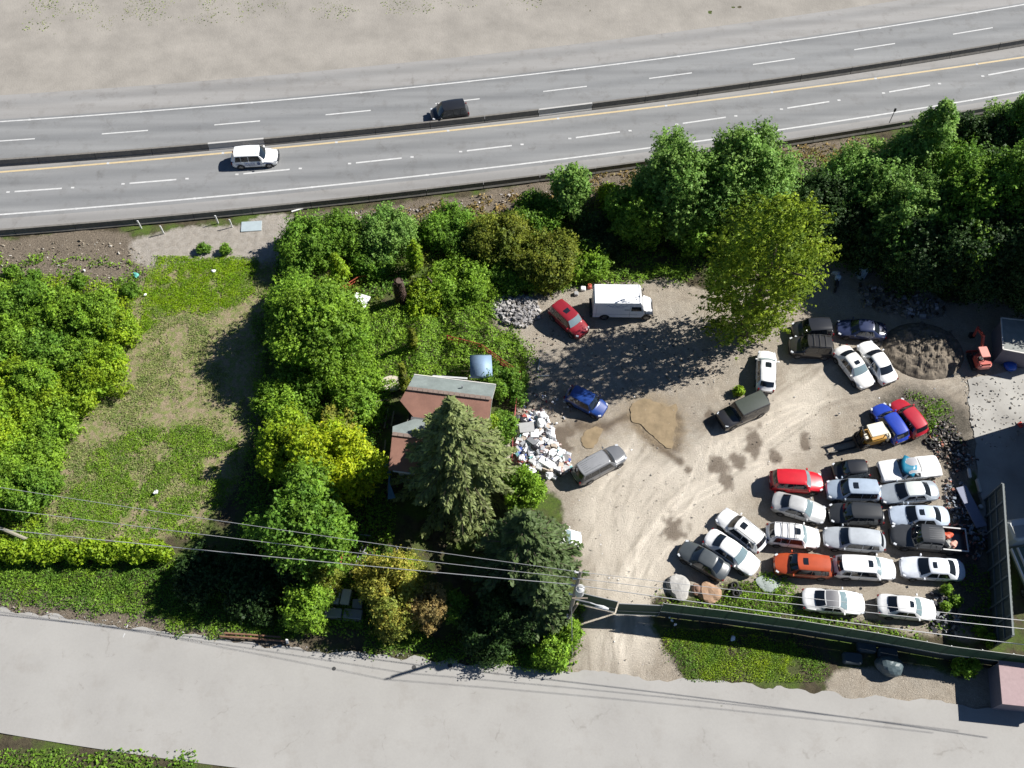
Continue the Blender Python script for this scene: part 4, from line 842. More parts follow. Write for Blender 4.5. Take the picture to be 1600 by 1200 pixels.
b = MB(); b.box((bl / 2 - .12, 0, 2.865), (.05, bw, .03)); b.box((-bl / 2 + .02, 0, 1.7), (.06, bw * .9, 1.9)); b.build('roof_seam', mat('seam_grey2', (.5, .52, .55), .5), sv)

# forklift
p = G(1362, 682, .8); fk = empty('forklift', (p.x, p.y, 0), math.radians(180 + 14), 'yellow forklift with cream roof and long forks lowered, beside the blue wagon', 'forklift', None)
YB = mat('forklift_yellow', (.42, .22, .03), .5, var=.2); CR = mat('cream_paint', (.66, .62, .50), .5, var=.08)
b = MB(); b.rbox((-.1, 0, .85), (2.0, 1.35, .75), .1); b.build('body', YB, fk)
b = MB(); b.rbox((-1.28, 0, .85), (.55, 1.4, .95), .2); b.build('counterweight', CR, fk)
b = MB()
for x, y in ((.75, .55), (.75, -.55), (-.75, .55), (-.75, -.55)): b.tube([(x, y, 1.15), (x * .85, y, 2.15)], .04, 6)
b.build('roof_post', TRIM, fk)
b = MB(); b.rbox((-.05, 0, 2.2), (1.55, 1.25, .09), .05); b.build('roof', CR, fk)
b = MB(); b.rbox((-.25, 0, 1.32), (.5, .5, .15), .05); b.box((-.5, 0, 1.55), (.12, .5, .45)); b.build('seat', TRIM, fk)
b = MB()
for s_ in (-1, 1): b.box((1.25, s_ * .42, 1.35), (.12, .12, 2.3)); b.box((1.38, s_ * .34, 1.3), (.10, .10, 2.1))
for z in (.3, 1.2, 2.35): b.box((1.3, 0, z), (.10, .9, .12))
b.build('mast', TRIM, fk)
b = MB(); b.box((1.3, .5, 2.3), (.25, .5, .25)); b.build('hydraulic_block', CR, fk)
for s_ in (-1, 1): 
    b = MB(); b.box((2.9, s_ * .38, .09), (2.9, .15, .06)); b.box((1.47, s_ * .38, .4), (.07, .15, .7)); b.build('fork', TRIM, fk)
b = MB(); b.box((1.5, 0, .55), (.08, 1.2, .4)); b.build('carriage', TRIM, fk)
for x, r in ((.85, .45), (-.95, .36)):
    for s_ in (-1, 1): wheel(fk, x, s_ * .68, r, s_)

# mini excavator
p = G(1532, 560, .8); ex = empty('mini_excavator', (p.x, p.y, 0), math.radians(95), 'faded red mini excavator with raised boom in shade near the grey shed', 'excavator')
RD = mat('excavator_red', (.42, .07, .05), .5, var=.25); RF = mat('faded_red', (.60, .22, .18), .55, var=.1)
for s_ in (-1, 1):
    b = MB(); tr = [(-.95, .25), (-.8, .02), (.8, .02), (.95, .25), (.8, .48), (-.8, .48)]
    b.add([(x, s_ * .62 - .17, z) for x, z in tr] + [(x, s_ * .62 + .17, z) for x, z in tr], [tuple(range(6)), tuple(range(11, 5, -1))] + [(i, i + 6, (i + 1) % 6 + 6, (i + 1) % 6) for i in range(6)]); b.build('track', TYRE, ex)
b = MB(); b.rbox((-.35, 0, .95), (1.4, 1.35, .65), .2); b.build('body', RD, ex)
b = MB(); b.rbox((-.98, 0, 1.0), (.4, 1.25, .5), .18); b.build('counterweight', RF, ex)
b = MB()
for x, y in ((.25, .1), (.25, .6), (-.6, .1), (-.6, .6)): b.tube([(x, y, 1.2), (x, y, 2.25)], .035, 5)
b.build('cab_post', TRIM, ex)
b = MB(); b.rbox((-.18, .34, 2.3), (1.15, .85, .1), .06); b.build('cab_roof', RF, ex)
b = MB(); b.rbox((-.35, .35, 1.4), (.4, .4, .2), .05); b.build('seat', TRIM, ex)
b = MB(); b.box((.95, -.1, 1.75), (1.5, .2, .26), ry=-.85); b.box((1.9, -.1, 2.25), (1.1, .18, .24), ry=.35); b.build('boom', RD, ex)
b = MB(); b.box((2.55, -.1, 1.55), (.16, .16, 1.3), ry=.15); b.tube([(1.4, -.1, 2.45), (2.5, -.1, 2.15)], .05, 6); b.build('arm', RD, ex)
b = MB(); b.add([(2.5, -.35, .95), (2.9, -.35, .9), (2.75, -.35, .45), (2.4, -.35, .55), (2.5, .15, .95), (2.9, .15, .9), (2.75, .15, .45), (2.4, .15, .55)], [(0, 1, 2, 3), (7, 6, 5, 4), (0, 4, 5, 1), (1, 5, 6, 2), (3, 2, 6, 7)]); b.build('bucket', TRIM, ex)
b = MB(); b.box((1.15, 0, .25), (.08, 1.5, .35)); b.tube([(.5, .3, .35), (1.1, .3, .25)], .05, 5); b.tube([(.5, -.3, .35), (1.1, -.3, .25)], .05, 5); b.build('blade', RD, ex)

# ------------------------------------------------------------------ house
GREY = mat('roof_felt_grey', (.18, .21, .20), .9, var=.28, scale=.9, bump=.4); BRN = mat('roof_felt_brown', (.30, .155, .115), .9, var=.2, scale=.8, bump=.4)
SIDING = mat('house_siding', (.50, .48, .43), .8, var=.1); FAS = mat('fascia', (.62, .60, .56), .7)
e1, e2 = G(647, 586, 3.1), G(775, 600, 3.1); r1, r2 = G(640, 607, 4.3), G(770, 625, 4.3)
ax = ((e2 - e1).normalized() + (r2 - r1).normalized()).normalized(); nn_ = Vector((ax.y, -ax.x, 0))  # along the ridge / toward the street
hs = empty('house', (e1.x, e1.y, 0), 0, 'small old house with grey and brown gabled roofs, half hidden behind a tall conifer', 'house')
O = Vector((e1.x, e1.y, 0)); Lh = (e2 - e1).length
def hp_(a, b_, z): q = ax * a + nn_ * b_; return (q.x, q.y, z)
d1 = (r1 - e1).dot(nn_); d2 = 2 * d1 + .2; d3 = d2 + d1 * 1.1; d4 = d3 + d1 * 1.35
print('house', Lh, d1, d2, d3, d4)
def slope(name, pts, m, th=.12):
    v = [hp_(*q) for q in pts]; n = len(v); b_ = MB(); b_.add(v + [(x, y, z - th) for x, y, z in v], [tuple(range(n)), tuple(range(2 * n - 1, n - 1, -1))] + [(i, i + n, (i + 1) % n + n, (i + 1) % n) for i in range(n)]); return b_.build(name, m, hs)
slope('roof', [(0, 0, 3.1), (Lh, 0, 3.1), (Lh, d1, 4.3), (-.1, d1, 4.3)], GREY)['label'] = 'grey-green felt slope facing the garden'
slope('roof', [(-.1, d1, 4.3), (Lh, d1, 4.3), (Lh, d2, 3.15), (.9, d2, 3.15), (-.6, d1 + (d2 - d1) * .45, 3.75)], BRN)['label'] = 'brown felt slope next to the ridge'
slope('roof', [(1.0, d2 + .02, 3.2), (Lh - .2, d2 + .02, 3.2), (Lh - .2, d3, 4.25), (-.5, d3, 4.25), (-.7, d3 - .9, 3.85)], GREY)['label'] = 'grey slope of the second gable'
slope('roof', [(-.5, d3, 4.25), (Lh - .2, d3, 4.25), (Lh - .2, d4, 2.95), (-.4, d4, 2.95)], BRN)['label'] = 'brown slope of the second gable'
b = MB()
def wallq(a0, b0, a1, b1, z0=0, z1=3.0): 
    q0, q1 = hp_(a0, b0, z0), hp_(a1, b1, z0); b.add([q0, q1, (q1[0], q1[1], z1), (q0[0], q0[1], z1)], [(0, 1, 2, 3)])
wallq(.3, .3, Lh - .3, .3); wallq(.3, .3, .3, d4 - .3, 0, 2.9); wallq(Lh - .4, .3, Lh - .4, d4 - .3, 0, 2.9); wallq(.3, d4 - .3, Lh - .4, d4 - .3, 0, 2.8)
for a in (.3, Lh - .4):
    b.add([hp_(a, .3, 3.0), hp_(a, d1, 4.15), hp_(a, d2 - .1, 3.0)], [(0, 1, 2)]); b.add([hp_(a, d2 + .1, 3.0), hp_(a, d3, 4.1), hp_(a, d4 - .4, 2.85)], [(0, 1, 2)])
b.build('wall', SIDING, hs)
for (a, b0, b1) in ((Lh - .385, 1.2, 2.2), (Lh - .385, d2 + 1, d2 + 2.2)):
    b = MB(); b.add([hp_(a, b0, 1), hp_(a, b1, 1), hp_(a, b1, 2.1), hp_(a, b0, 2.1)], [(0, 1, 2, 3)]); w0 = b.build('window', GLASS, hs)
    b = MB()
    for z in (.95, 2.12): q = hp_(a + .02, (b0 + b1) / 2, z); b.box(q, (.05, b1 - b0 + .1, .07), rz=math.atan2(nn_.y, nn_.x) - math.pi / 2)
    b.build('frame', FAS, w0)
b = MB(); q = hp_(Lh - .36, 3.0, 1.0); b.box(q, (.05, .9, 2.0), rz=math.atan2(nn_.y, nn_.x) - math.pi / 2); b.build('door', mat('door_brown', (.13, .08, .05), .6), hs)
b = MB(); b.add([hp_(Lh + .01, 0, 3.12), hp_(Lh + .01, d1, 4.32), hp_(Lh + .01, d1, 4.12), hp_(Lh + .01, 0, 2.92)], [(0, 1, 2, 3)])
b.add([hp_(Lh + .01, d1, 4.32), hp_(Lh + .01, d2, 3.17), hp_(Lh + .01, d2, 2.97), hp_(Lh + .01, d1, 4.12)], [(0, 1, 2, 3)]); b.build('bargeboard', FAS, hs)
for (bb_, z_, a0_) in ((d1, 4.34, -.1), (d3, 4.29, -.5)):
    q0, q1 = Vector(hp_(a0_, bb_, z_)), Vector(hp_(Lh - .1, bb_, z_)); b = MB(); mm = (q0 + q1) / 2
    for k in range(16): c_ = q0.lerp(q1, (k + .5) / 16); b.box(c_, ((q1 - q0).length / 16 - .03, .34, .05), rz=math.atan2(ax.y, ax.x) + random.uniform(-.02, .02))
    b.build('ridge_cap', mat('ridge_felt', (.20, .15, .125), .9, var=.2), hs)
for (bb_, z_) in ((-.06, 3.08), (d4 + .05, 2.92)):
    q0, q1 = Vector(hp_(0, bb_, z_)), Vector(hp_(Lh, bb_, z_)); b = MB(); b.tube([q0, q1], .07, 6); b.build('gutter', FAS, hs)
q0, q1 = Vector(hp_(.6, d2 + .05, 3.2)), Vector(hp_(Lh - .2, d2 + .05, 3.2)); b = MB(); b.box((q0 + q1) / 2, ((q1 - q0).length, .3, .05), rz=math.atan2(ax.y, ax.x)); b.build('valley_flashing', mat('dark_flashing', (.09, .09, .09), .6), hs)
b = MB(); q = hp_(Lh * .62, d1 * .5, 3.75); b.tube([q, (q[0], q[1], q[2] + .35)], .08, 8); b.build('vent_pipe', STEEL, hs)
# blue tarpaulin lean-to beside the house
p, q = G(603, 725, 1.0), G(612, 783, 1.0)
b = MB(); b.add([(p.x - .3, p.y, 1.5), (p.x + .55, p.y, 1.75), (p.x + .4, (p.y + q.y) / 2, 1.6), (q.x + .4, q.y, 1.7), (q.x - .3, q.y, 1.4), (q.x - .2, (p.y + q.y) / 2, 1.55)], [(0, 5, 2, 1), (5, 4, 3, 2)])
o = b.build('tarp', mat('blue_tarp', (.10, .20, .33), .5, var=.15), loc=(p.x, p.y, 0)); tag(o, 'faded blue tarp strung along the left side of the house', 'tarp'); o.modifiers.new('t', 'SOLIDIFY').thickness = .02
# pale round pad
p = G(612, 601); o = MB().prism([(.95 * math.cos(k * .35) * (1 + .06 * math.sin(k * 3)), .8 * math.sin(k * .35)) for k in range(18)], 0, .35).build('garden_stone', mat('pale_stone', (.50, .44, .37), .85, var=.12)); o.location = (p.x, p.y, 0); tag(o, 'large pale round stone in the shade left of the house', 'stone')
# blue-grey corrugated canopy
p0, p1, p2, p3 = G(733, 553, 2.2), G(765, 552, 2.2), G(769, 586, 2.2), G(735, 588, 2.2); cx = (p0 + p1 + p2 + p3) / 4
sh = empty('garden_canopy', (cx.x, cx.y, 0), 0, 'arched blue-grey metal canopy beside the brambles north of the house', 'canopy'); b = MB(); n = 12; hwid = (p1 - p0).length / 2 + .05; hl = (p0 - p3).length / 2
vs = []
for i in range(n + 1):
    y = lerp(hl, -hl, i / n); z = 2.3 - (2 * i / n - .9) ** 2 * .45; vs += [(-hwid + .1 * i / n, y, z), (hwid + .15 * i / n, y, z)]
b.add(vs, [(i * 2, i * 2 + 2, i * 2 + 3, i * 2 + 1) for i in range(n)]); o = b.build('roof', mat('blue_metal', (.20, .29, .40), .6, .2, var=.12), sh, smooth=True); o.modifiers.new('t', 'SOLIDIFY').thickness = .04
b = MB()
for s_ in (-1, 1):
    for y in (-hl + .1, hl - .1): b.tube([(s_ * hwid * .92, y, 0), (s_ * hwid * .92, y, 1.9)], .05, 6)
b.build('post', STEEL, sh)
# red mesh fence
REDP = mat('red_fence_paint', (.30, .035, .03), .6, var=.2)
def fence_line(name, label, pp, h, m, post_gap=1.2, rails=(.15, .5, .95), loc=True, kind='fence', rr=.022):
    w_ = [G(a, b_) for a, b_ in pp]; root = empty(name, (w_[0].x, w_[0].y, 0), 0, label, kind); rb_ = MB(); pb = MB()
    for a, b_ in zip(w_[:-1], w_[1:]):
        a, b_ = a - w_[0], b_ - w_[0]
        for f in rails: rb_.tube([(a.x, a.y, h * f), (b_.x, b_.y, h * f + random.uniform(-.05, .05))], rr, 5)
        n = max(1, int((b_ - a).length / post_gap))
        for k in range(n + 1): q = a.lerp(b_, k / n); pb.tube([(q.x, q.y, 0), (q.x, q.y, h)], rr * 1.5, 5)
        n = int((b_ - a).length / .18)
        for k in range(n): q = a.lerp(b_, k / n); rb_.tube([(q.x, q.y, h * .12), (q.x, q.y, h * .95)], rr * .4, 4)
    rb_.build('rail', m, root); pb.build('post', m, root); return root
fence_line('garden_fence', 'sagging red metal fence between the house garden and the rubbish heap', [(700, 535), (752, 548), (782, 570), (814, 592), (806, 640), (802, 680), (800, 722)], 1.25, REDP, rr=.035)
fence_line('garden_fence', 'short rust-red fence among the brambles near the white board', [(528, 462), (545, 452), (562, 441), (578, 440)], 1.0, mat('rust_red', (.33, .07, .03), .7, var=.2), rr=.045)
fence_line('garden_fence', 'short rust-red fence in shade at the left end of the power-line clearing', [(541, 838), (538, 860), (534, 884)], 1.1, REDP, rr=.04)
# timber rails in the dark yard left of the house
for i, (a, c_) in enumerate([((607, 640), (601, 672)), ((581, 640), (574, 665)), ((603, 690), (600, 720)), ((616, 645), (612, 668)), ((585, 631), (606, 627)), ((583, 678), (595, 677)), ((609, 745), (606, 770))]):
    p, q = G(*a), G(*c_); b = MB(); b.box(((q.x - p.x) / 2, (q.y - p.y) / 2, .35), ((q - p).length, .12, .09), rz=math.atan2(q.y - p.y, q.x - p.x)); 
    for f in (.1, .9): b.box(((q.x - p.x) * f, (q.y - p.y) * f, .15), (.1, .1, .34))
    o = b.build('timber_rail', WOODP); o.location = (p.x, p.y, 0); tag(o, 'grey timber rail lying in the dark yard left of the house', 'timber', 'timber rails left of the house')
# metal frames and junk in the clearing under the wires
for i, (a, c_) in enumerate([((575, 852), (562, 875)), ((568, 850), (556, 880)), ((563, 884), (590, 886)), ((600, 884), (640, 893)), ((552, 836), (580, 838)), ((560, 862), (575, 866)), ((590, 882), (600, 896)), ((619, 855), (624, 864))]):
    p, q = G(*a), G(*c_); b = MB(); b.tube([(0, 0, .08), ((q.x - p.x) / 2, (q.y - p.y) / 2, .25), (q.x - p.x, q.y - p.y, .1)], .045, 6); o = b.build('scrap_pipe', mat('dull_metal', (.30, .30, .32), .5, .2)); o.location = (p.x, p.y, 0)
    tag(o, 'thin grey scrap pipe lying in the dark clearing under the power lines', 'pipe', 'scrap pipes under the power lines')
def junk(name, label, pp, n, sz, cols, zamp, seed, flatp=.5):
    r = random.Random(seed); w_ = wpoly(pp); xs = [p[0] for p in w_]; ys = [p[1] for p in w_]; b_ = MB(); cxm, cym = sum(xs) / len(xs), sum(ys) / len(ys); R_ = max(max(xs) - min(xs), max(ys) - min(ys)) / 2
    k = 0
    while k < n:
        x, y = r.uniform(min(xs), max(xs)), r.uniform(min(ys), max(ys))
        if not inpoly(np.array(x), np.array(y), w_): continue
        h = zamp * max(0, 1 - math.hypot(x - cxm, y - cym) / R_); s_ = r.uniform(*sz); pl = r.random() < flatp
        d_ = (s_ * r.uniform(.6, 1.5), s_ * r.uniform(.15, .9), s_ * r.uniform(.06, .25) if pl else s_ * r.uniform(.4, .8))
        c_ = r.choice(cols); q = r.uniform(.75, 1.15); c_ = tuple(min(.85, a * q) for a in c_)
        b_.box((x, y, h * r.uniform(.7, 1.1) + d_[2] / 2), d_, rz=r.uniform(0, 3.14), rx=r.uniform(-.35, .35), ry=r.uniform(-.35, .35), col=c_, taper=r.uniform(.6, 1)); k += 1
    return tag(b_.build(name, RUB, tint=True), label, name.replace('_', ' '), kind='stuff')
W8 = [(.78, .78, .78)] * 5 + [(.6, .62, .66)] * 3 + [(.35, .36, .38)] * 2 + [(.5, .42, .34)] * 2 + [(.12, .12, .13)] * 2 + [(.08, .14, .45), (.45, .12, .10), (.25, .5, .5), (.6, .45, .42)]
junk('rubbish_heap', 'sprawling heap of white rubbish and broken boards by the red fence', [(806, 652), (850, 643), (862, 668), (872, 700), (893, 712), (888, 740), (868, 745), (845, 735), (806, 722)], 950, (.08, .62), W8 + [(.78, .78, .78)] * 6, .55, 1)
junk('scattered_debris', 'loose scraps scattered in the garden shade above the rubbish heap', [(790, 620), (850, 615), (900, 630), (880, 665), (800, 655)], 130, (.08, .3), W8 + [(.25, .2, .15)] * 8, .05, 2)
GR = [(.30, .29, .29)] * 3 + [(.42, .40, .38)] * 2 + [(.16, .155, .15), (.24, .22, .20)]
junk('rubble_pile', 'pile of grey broken rock and rubble at the edge of the brambles', [(768, 466), (800, 458), (838, 470), (845, 495), (820, 512), (785, 505), (766, 492)], 650, (.12, .42), GR, .5, 3, .2)
junk('yard_debris', 'twigs stones and leaf litter scattered over the shaded part of the yard', [(800, 520), (900, 505), (1000, 520), (1110, 540), (1130, 600), (1000, 620), (880, 620), (830, 640), (805, 600)], 600, (.05, .20), [(.40, .37, .32)] * 3 + [(.2, .16, .12)] * 3 + [(.1, .1, .09)], .02, 4)
junk('yard_debris', 'small stones and scraps scattered over the open dirt yard', [(900, 750), (1000, 640), (1300, 600), (1500, 600), (1300, 720), (1180, 780), (1050, 900), (1040, 1040), (920, 1040)], 420, (.03, .12), [(.45, .42, .37)] * 3 + [(.2, .17, .13)] * 2 + [(.7, .7, .7)] * 1, 0, 5)
junk('pad_gravel', 'gravel and dirt crumbs strewn over the pale concrete pad', [(1500, 590), (1600, 580), (1600, 700), (1525, 700)], 420, (.05, .22), [(.22, .2, .17)] * 3 + [(.4, .38, .34)] * 2 + [(.1, .1, .1)], .01, 15)
junk('street_gravel', 'gravel and crumbled asphalt along the broken edge of the street', [(-40, 940), (200, 972), (400, 1004), (640, 1022), (860, 1046), (860, 1060), (640, 1034), (400, 1018), (200, 986), (-40, 952)], 700, (.03, .14), [(.3, .27, .22)] * 3 + [(.14, .12, .1)] * 2 + [(.45, .44, .42)], .01, 16)
junk('scrap_pile', 'dark scrap, twigs and tyres heap right of the red wagon', [(1460, 655), (1490, 660), (1505, 690), (1530, 720), (1490, 740), (1462, 712), (1452, 690)], 520, (.06, .30), [(.03, .03, .03)] * 4 + [(.2, .17, .14)] * 3 + [(.4, .38, .36), (.3, .12, .08)], .35, 6)
junk('scrap_pile', 'shaded junk strewn between the parked rows and the leaning blue board', [(1470, 745), (1500, 745), (1520, 790), (1545, 840), (1530, 880), (1500, 860), (1480, 800)], 420, (.06, .35), [(.22, .25, .29)] * 3 + [(.05, .05, .06)] * 3 + [(.3, .25, .2), (.45, .2, .15)], .2, 7)
junk('wood_debris', 'broken branches and debris in deep shade at the back of the yard', [(1330, 445), (1400, 450), (1470, 470), (1480, 500), (1400, 495), (1350, 480)], 300, (.1, .6), [(.2, .18, .16)] * 3 + [(.35, .34, .36), (.06, .05, .04)], .2, 8)
junk('scrap_pile', 'scrap and torn branches between the last row cars and the fence corner', [(1455, 925), (1490, 930), (1500, 960), (1490, 1000), (1455, 985)], 150, (.08, .45), [(.25, .26, .28)] * 2 + [(.05, .05, .06)] * 3 + [(.35, .3, .24)], .2, 9)
junk('shoulder_debris', 'rocks and clods along the bank under the highway', [(470, 365), (600, 345), (700, 335), (800, 330), (960, 300), (960, 280), (700, 315), (470, 340)], 350, (.06, .28), [(.3, .25, .2)] * 3 + [(.45, .42, .4)], .02, 10)
junk('bank_rocks', 'stones scattered on the earthy bank left of the gravel strip', [(-30, 385), (180, 370), (230, 400), (220, 440), (-30, 420)], 300, (.05, .22), [(.3, .26, .2)] * 3 + [(.5, .47, .42)] + [(.1, .08, .06)] * 2, .02, 11)
# things in the rubbish heap that can be told apart
def single(name, label, cat, px, py, size, col, rz=0, rx=0, z=0, r=None, group=None, rough=.7):
    p_ = G(px, py, z); b_ = MB(); b_.rbox((0, 0, size[2] / 2), size, r or min(size) * .25); o_ = b_.build(name, mat('m_%s_%d_%d' % (name, px, py), col, rough, var=.08)); o_.location = (p_.x, p_.y, z); o_.rotation_euler = (rx, 0, rz); return tag(o_, label, cat, group)
single('loose_board', 'flat grey board lying on top of the rubbish heap by the red fence', 'board', 823, 668, (1.35, 1.0, .08), (.36, .36, .36), z=.62, rz=.1)
single('white_mattress', 'white mattress lying in the lower part of the rubbish heap', 'mattress', 853, 723, (1.3, .7, .22), (.8, .8, .78), z=.45, rz=-.6)
o = MB().prism([(.55 * math.cos(k * .52), .45 * math.sin(k * .52)) for k in range(12)], 0, .35).build('cushion', mat('cushion_grey', (.2, .2, .2), .8)); p = G(879, 719); o.location = (p.x, p.y, .15); tag(o, 'dark grey round cushion at the right end of the rubbish heap', 'cushion')
o = MB().prism([(.6 * math.cos(k * .52), .42 * math.sin(k * .52)) for k in range(12)], 0, .3).build('cushion', mat('cushion_pale', (.42, .42, .42), .8)); p = G(880, 731); o.location = (p.x, p.y, .05); tag(o, 'light grey round cushion at the right end of the rubbish heap', 'cushion')
single('yellow_sack', 'bright yellow sack beside the conifer and the red fence', 'sack', 777, 692, (.6, .8, .4), (.62, .46, .02), z=.3)
single('plywood_sheet', 'pale plywood sheet standing inside the red fence', 'board', 789, 702, (.9, 2.2, .08), (.42, .38, .31), z=.1)
single('white_bucket', 'small white tub on dark ground right of the house', 'tub', 779, 617, (.5, .45, .5), (.65, .68, .72), r=.15)
single('white_board', 'white board lying in the brambles beside the rust-red fence', 'board', 563, 470, (1.55, 1.5, .08), (.8, .8, .8), z=.9, rz=-.35)
single('metal_strip', 'pale metal strip leaning on the far eave of the house', 'strip', 703, 590, (3.2, .18, .1), (.5, .5, .5), z=2.6, rz=-.08)
for i, (px, py, s_) in enumerate([(911, 452, .5), (900, 460, .45)]): single('white_sack', ['white sack next to the rear of the step van', 'grey sack just left of the white sack near the step van'][i], 'sack', px, py, (s_, s_, .3), [(.75, .75, .73), (.3, .3, .3)][i])
single('red_crate', 'red crate tucked behind the rear corner of the step van', 'crate', 921, 449, (.4, .5, .4), (.45, .08, .05))
single('bench_frame', 'grey metal frame lying on shaded ground left of the blue hatchback', 'frame', 848, 588, (1.2, .12, .15), (.3, .32, .34), rz=.05)
single('bench_frame', 'upright grey metal strip standing beside the frame left of the blue hatchback', 'frame', 842, 570, (.12, 1.3, .15), (.3, .32, .34), rz=-.15)
for i, (px, py) in enumerate([(818, 656), (845, 662), (862, 680), (835, 700), (815, 715), (858, 742), (872, 738), (848, 650), (830, 735)]):
    o = lumpy('rubbish_bag', random.uniform(.28, .5), random.uniform(.25, .4), .25, 300 + i, mat('bag_white', (.78, .78, .8), .35, var=.1) if i % 3 else mat('bag_black', (.03, .03, .035), .35), 3, .2); p = G(px, py, .5); o.location = (p.x, p.y, .45 if 820 < px < 865 and py < 735 else .2); o.rotation_euler.z = i
    tag(o, 'full white rubbish bag lying on the rubbish heap' if i % 3 else 'full black rubbish bag lying on the rubbish heap', 'rubbish bag', 'white rubbish bags' if i % 3 else 'black rubbish bags')
# tyres
ty = [(1147, 916, .1), (1143, 925, .1), (1153, 924, .1), (1148, 930, .4)]
def tyres(pts, lab, grp):
    for i, (px, py, z) in enumerate(pts):
        p_ = G(px, py); b_ = MB(); b_.torus((0, 0, .1), .26, .10, rx=random.uniform(-.25, .25), ry=random.uniform(-.25, .25)); o_ = b_.build('old_tyre', TYRE, smooth=True); o_.location = (p_.x, p_.y, z); tag(o_, lab, 'tyre', grp)
tyres(ty, 'old black tyre heaped in the weeds beside the orange boulder', 'tyres by the orange boulder')
tyres([(1470, 670, .05), (1475, 680, .1), (1462, 676, .0), (1490, 684, .3), (1484, 690, .1), (1466, 688, 0), (1500, 688, 0), (1450, 690, 0), (1457, 697, 0)], 'old black tyre lying in the scrap right of the red wagon', 'tyres right of the red wagon')
# boulders
def boulder(label, px, py, r, sc, seed, col):
    o_ = lumpy('boulder', r * sc[0], r * sc[1], r * sc[2], seed, mat('rock_%d' % px, col, .9, var=.22, scale=2.5, bump=.5, bscale=6), 3, .13, -.5); p_ = G(px, py); o_.location = (p_.x, p_.y, -.1); return tag(o_, label, 'boulder')
boulder('large pale grey boulder at the driveway edge by the green fence', 1060, 918, 1.05, (.95, 1.1, .4), 1, (.36, .35, .33))
boulder('rusty orange boulder between the pale boulder and the tyres', 1108, 927, .9, (1.1, .95, .5), 5, (.34, .22, .14))
boulder('brown shaded rock against the orange boulder', 1088, 922, .45, (.9, 1.2, .8), 9, (.22, .13, .09))
boulder('small grey rock in the weeds near the orange SUV', 1200, 912, .8, (1.3, .9, .25), 11, (.30, .34, .32))
# dirt mound
p = G(1443, 548); bm_v = []; n = 56
for j in range(n):
    for i in range(n):
        x, y = (i / (n - 1) * 2 - 1) * 3.9, (j / (n - 1) * 2 - 1) * 3.3; q = math.hypot(x / 3.9, y / 3.3); nz = float(fbm(np.array(x * 1.6 + 50), np.array(y * 1.6), 40, 4))
        bm_v.append((x, y, max(0, 1 - q * q) ** .8 * 1.15 * (.40 + 1.2 * nz) - .12))
o = MB().add(bm_v, [(j * n + i, j * n + i + 1, (j + 1) * n + i + 1, (j + 1) * n + i) for j in range(n - 1) for i in range(n - 1)]).build('dirt_mound', mat('dark_earth', (.15, .125, .095), .95, var=.35, scale=2.5, bump=.8, bscale=6)); o.location = (p.x, p.y, 0); tag(o, 'mound of dark earth and roots right of the white sedans', 'dirt mound')
junk('mound_clods', 'clods roots and stones strewn over the dark earth mound', [(1400, 520), (1440, 505), (1490, 520), (1500, 560), (1470, 585), (1420, 575), (1398, 550)], 420, (.08, .34), [(.15, .13, .11)] * 3 + [(.3, .27, .23), (.05, .045, .04)], .95, 12)
# concrete blocks at the bottom, logs, marker posts
for i, (px, py, sz, rz, lab) in enumerate([(526, 934, (.75, 1.35, .7), -.12, 'upright pale concrete block, left of the sunlit pair by the dark drive'), (542, 936, (.75, 1.3, .7), -.12, 'upright pale concrete block, right of the sunlit pair by the dark drive'),
                                           (522, 961, (1.45, .75, .75), -.05, 'dark grey concrete block lying left at the mouth of the blocked drive'), (553, 963, (1.5, .8, .75), -.08, 'dark grey concrete block lying right at the mouth of the blocked drive'), (560, 947, (.8, .8, .7), 0, 'dark concrete block behind the two at the mouth of the blocked drive')]):
    o = single('concrete_block', lab, 'concrete block', px, py, sz, (.55, .52, .46) if i < 2 else (.20, .21, .22), rz=rz, r=.05, group='concrete blocks')
for i, (a, c_, rad, lab) in enumerate([((345, 996), (448, 1003), .09, 'thin weathered log edging the street, the lower of the two'), ((352, 991), (440, 997), .08, 'thin weathered log edging the street, the upper of the two')]):
    p, q = G(*a), G(*c_); b = MB(); b.tube([(0, 0, .32), ((q.x - p.x) * .5, (q.y - p.y) * .5, .36), (q.x - p.x, q.y - p.y, .33)], rad, 8)
    for f in (.1, .55, .95): b.box(((q.x - p.x) * f, (q.y - p.y) * f, .12), (.16, .16, .35))
    o = b.build('log_rail', mat('rust_wood', (.22, .12, .07), .85, var=.25)); o.location = (p.x, p.y, 0); tag(o, lab, 'log')
p = G(449, 1005); b = MB(); b.box((.1, 0, .55), (.18, .10, 1.1), ry=.15); o = b.build('white_post', WHITE); o.location = (p.x, p.y, 0); tag(o, 'short leaning white post at the end of the street edge logs', 'post')
p, q = G(-20, 818), G(46, 846); b = MB(); b.tube([(0, 0, .5), (q.x - p.x, q.y - p.y, .45)], .17, 8); o = b.build('felled_pole', mat('grey_pole', (.30, .28, .22), .8, var=.15)); o.location = (p.x, p.y, 0); tag(o, 'old grey pole lying in the bushes at the left edge', 'pole')
for i, (base, top, lab) in enumerate([((221, 357), (211, 341), 'white marker post leaning over the barrier, leftmost of four'), ((256, 365), (248, 352), 'white marker post second from the left on the gravel strip'), ((341, 349), (335, 336), 'white marker post third from the left against the barrier'), ((363, 355), (358, 343), 'white marker post rightmost of four near the grey-blue slab')]):
    p = G(*base); b = MB(); b.box((0, 0, .62), (.13, .07, 1.24)); b.box((0, -.04, 1.05), (.10, .02, .2)); o = b.build('marker_post', WHITE); o.location = (p.x, p.y, 0); tag(o, lab, 'marker post', 'marker posts beside the highway')
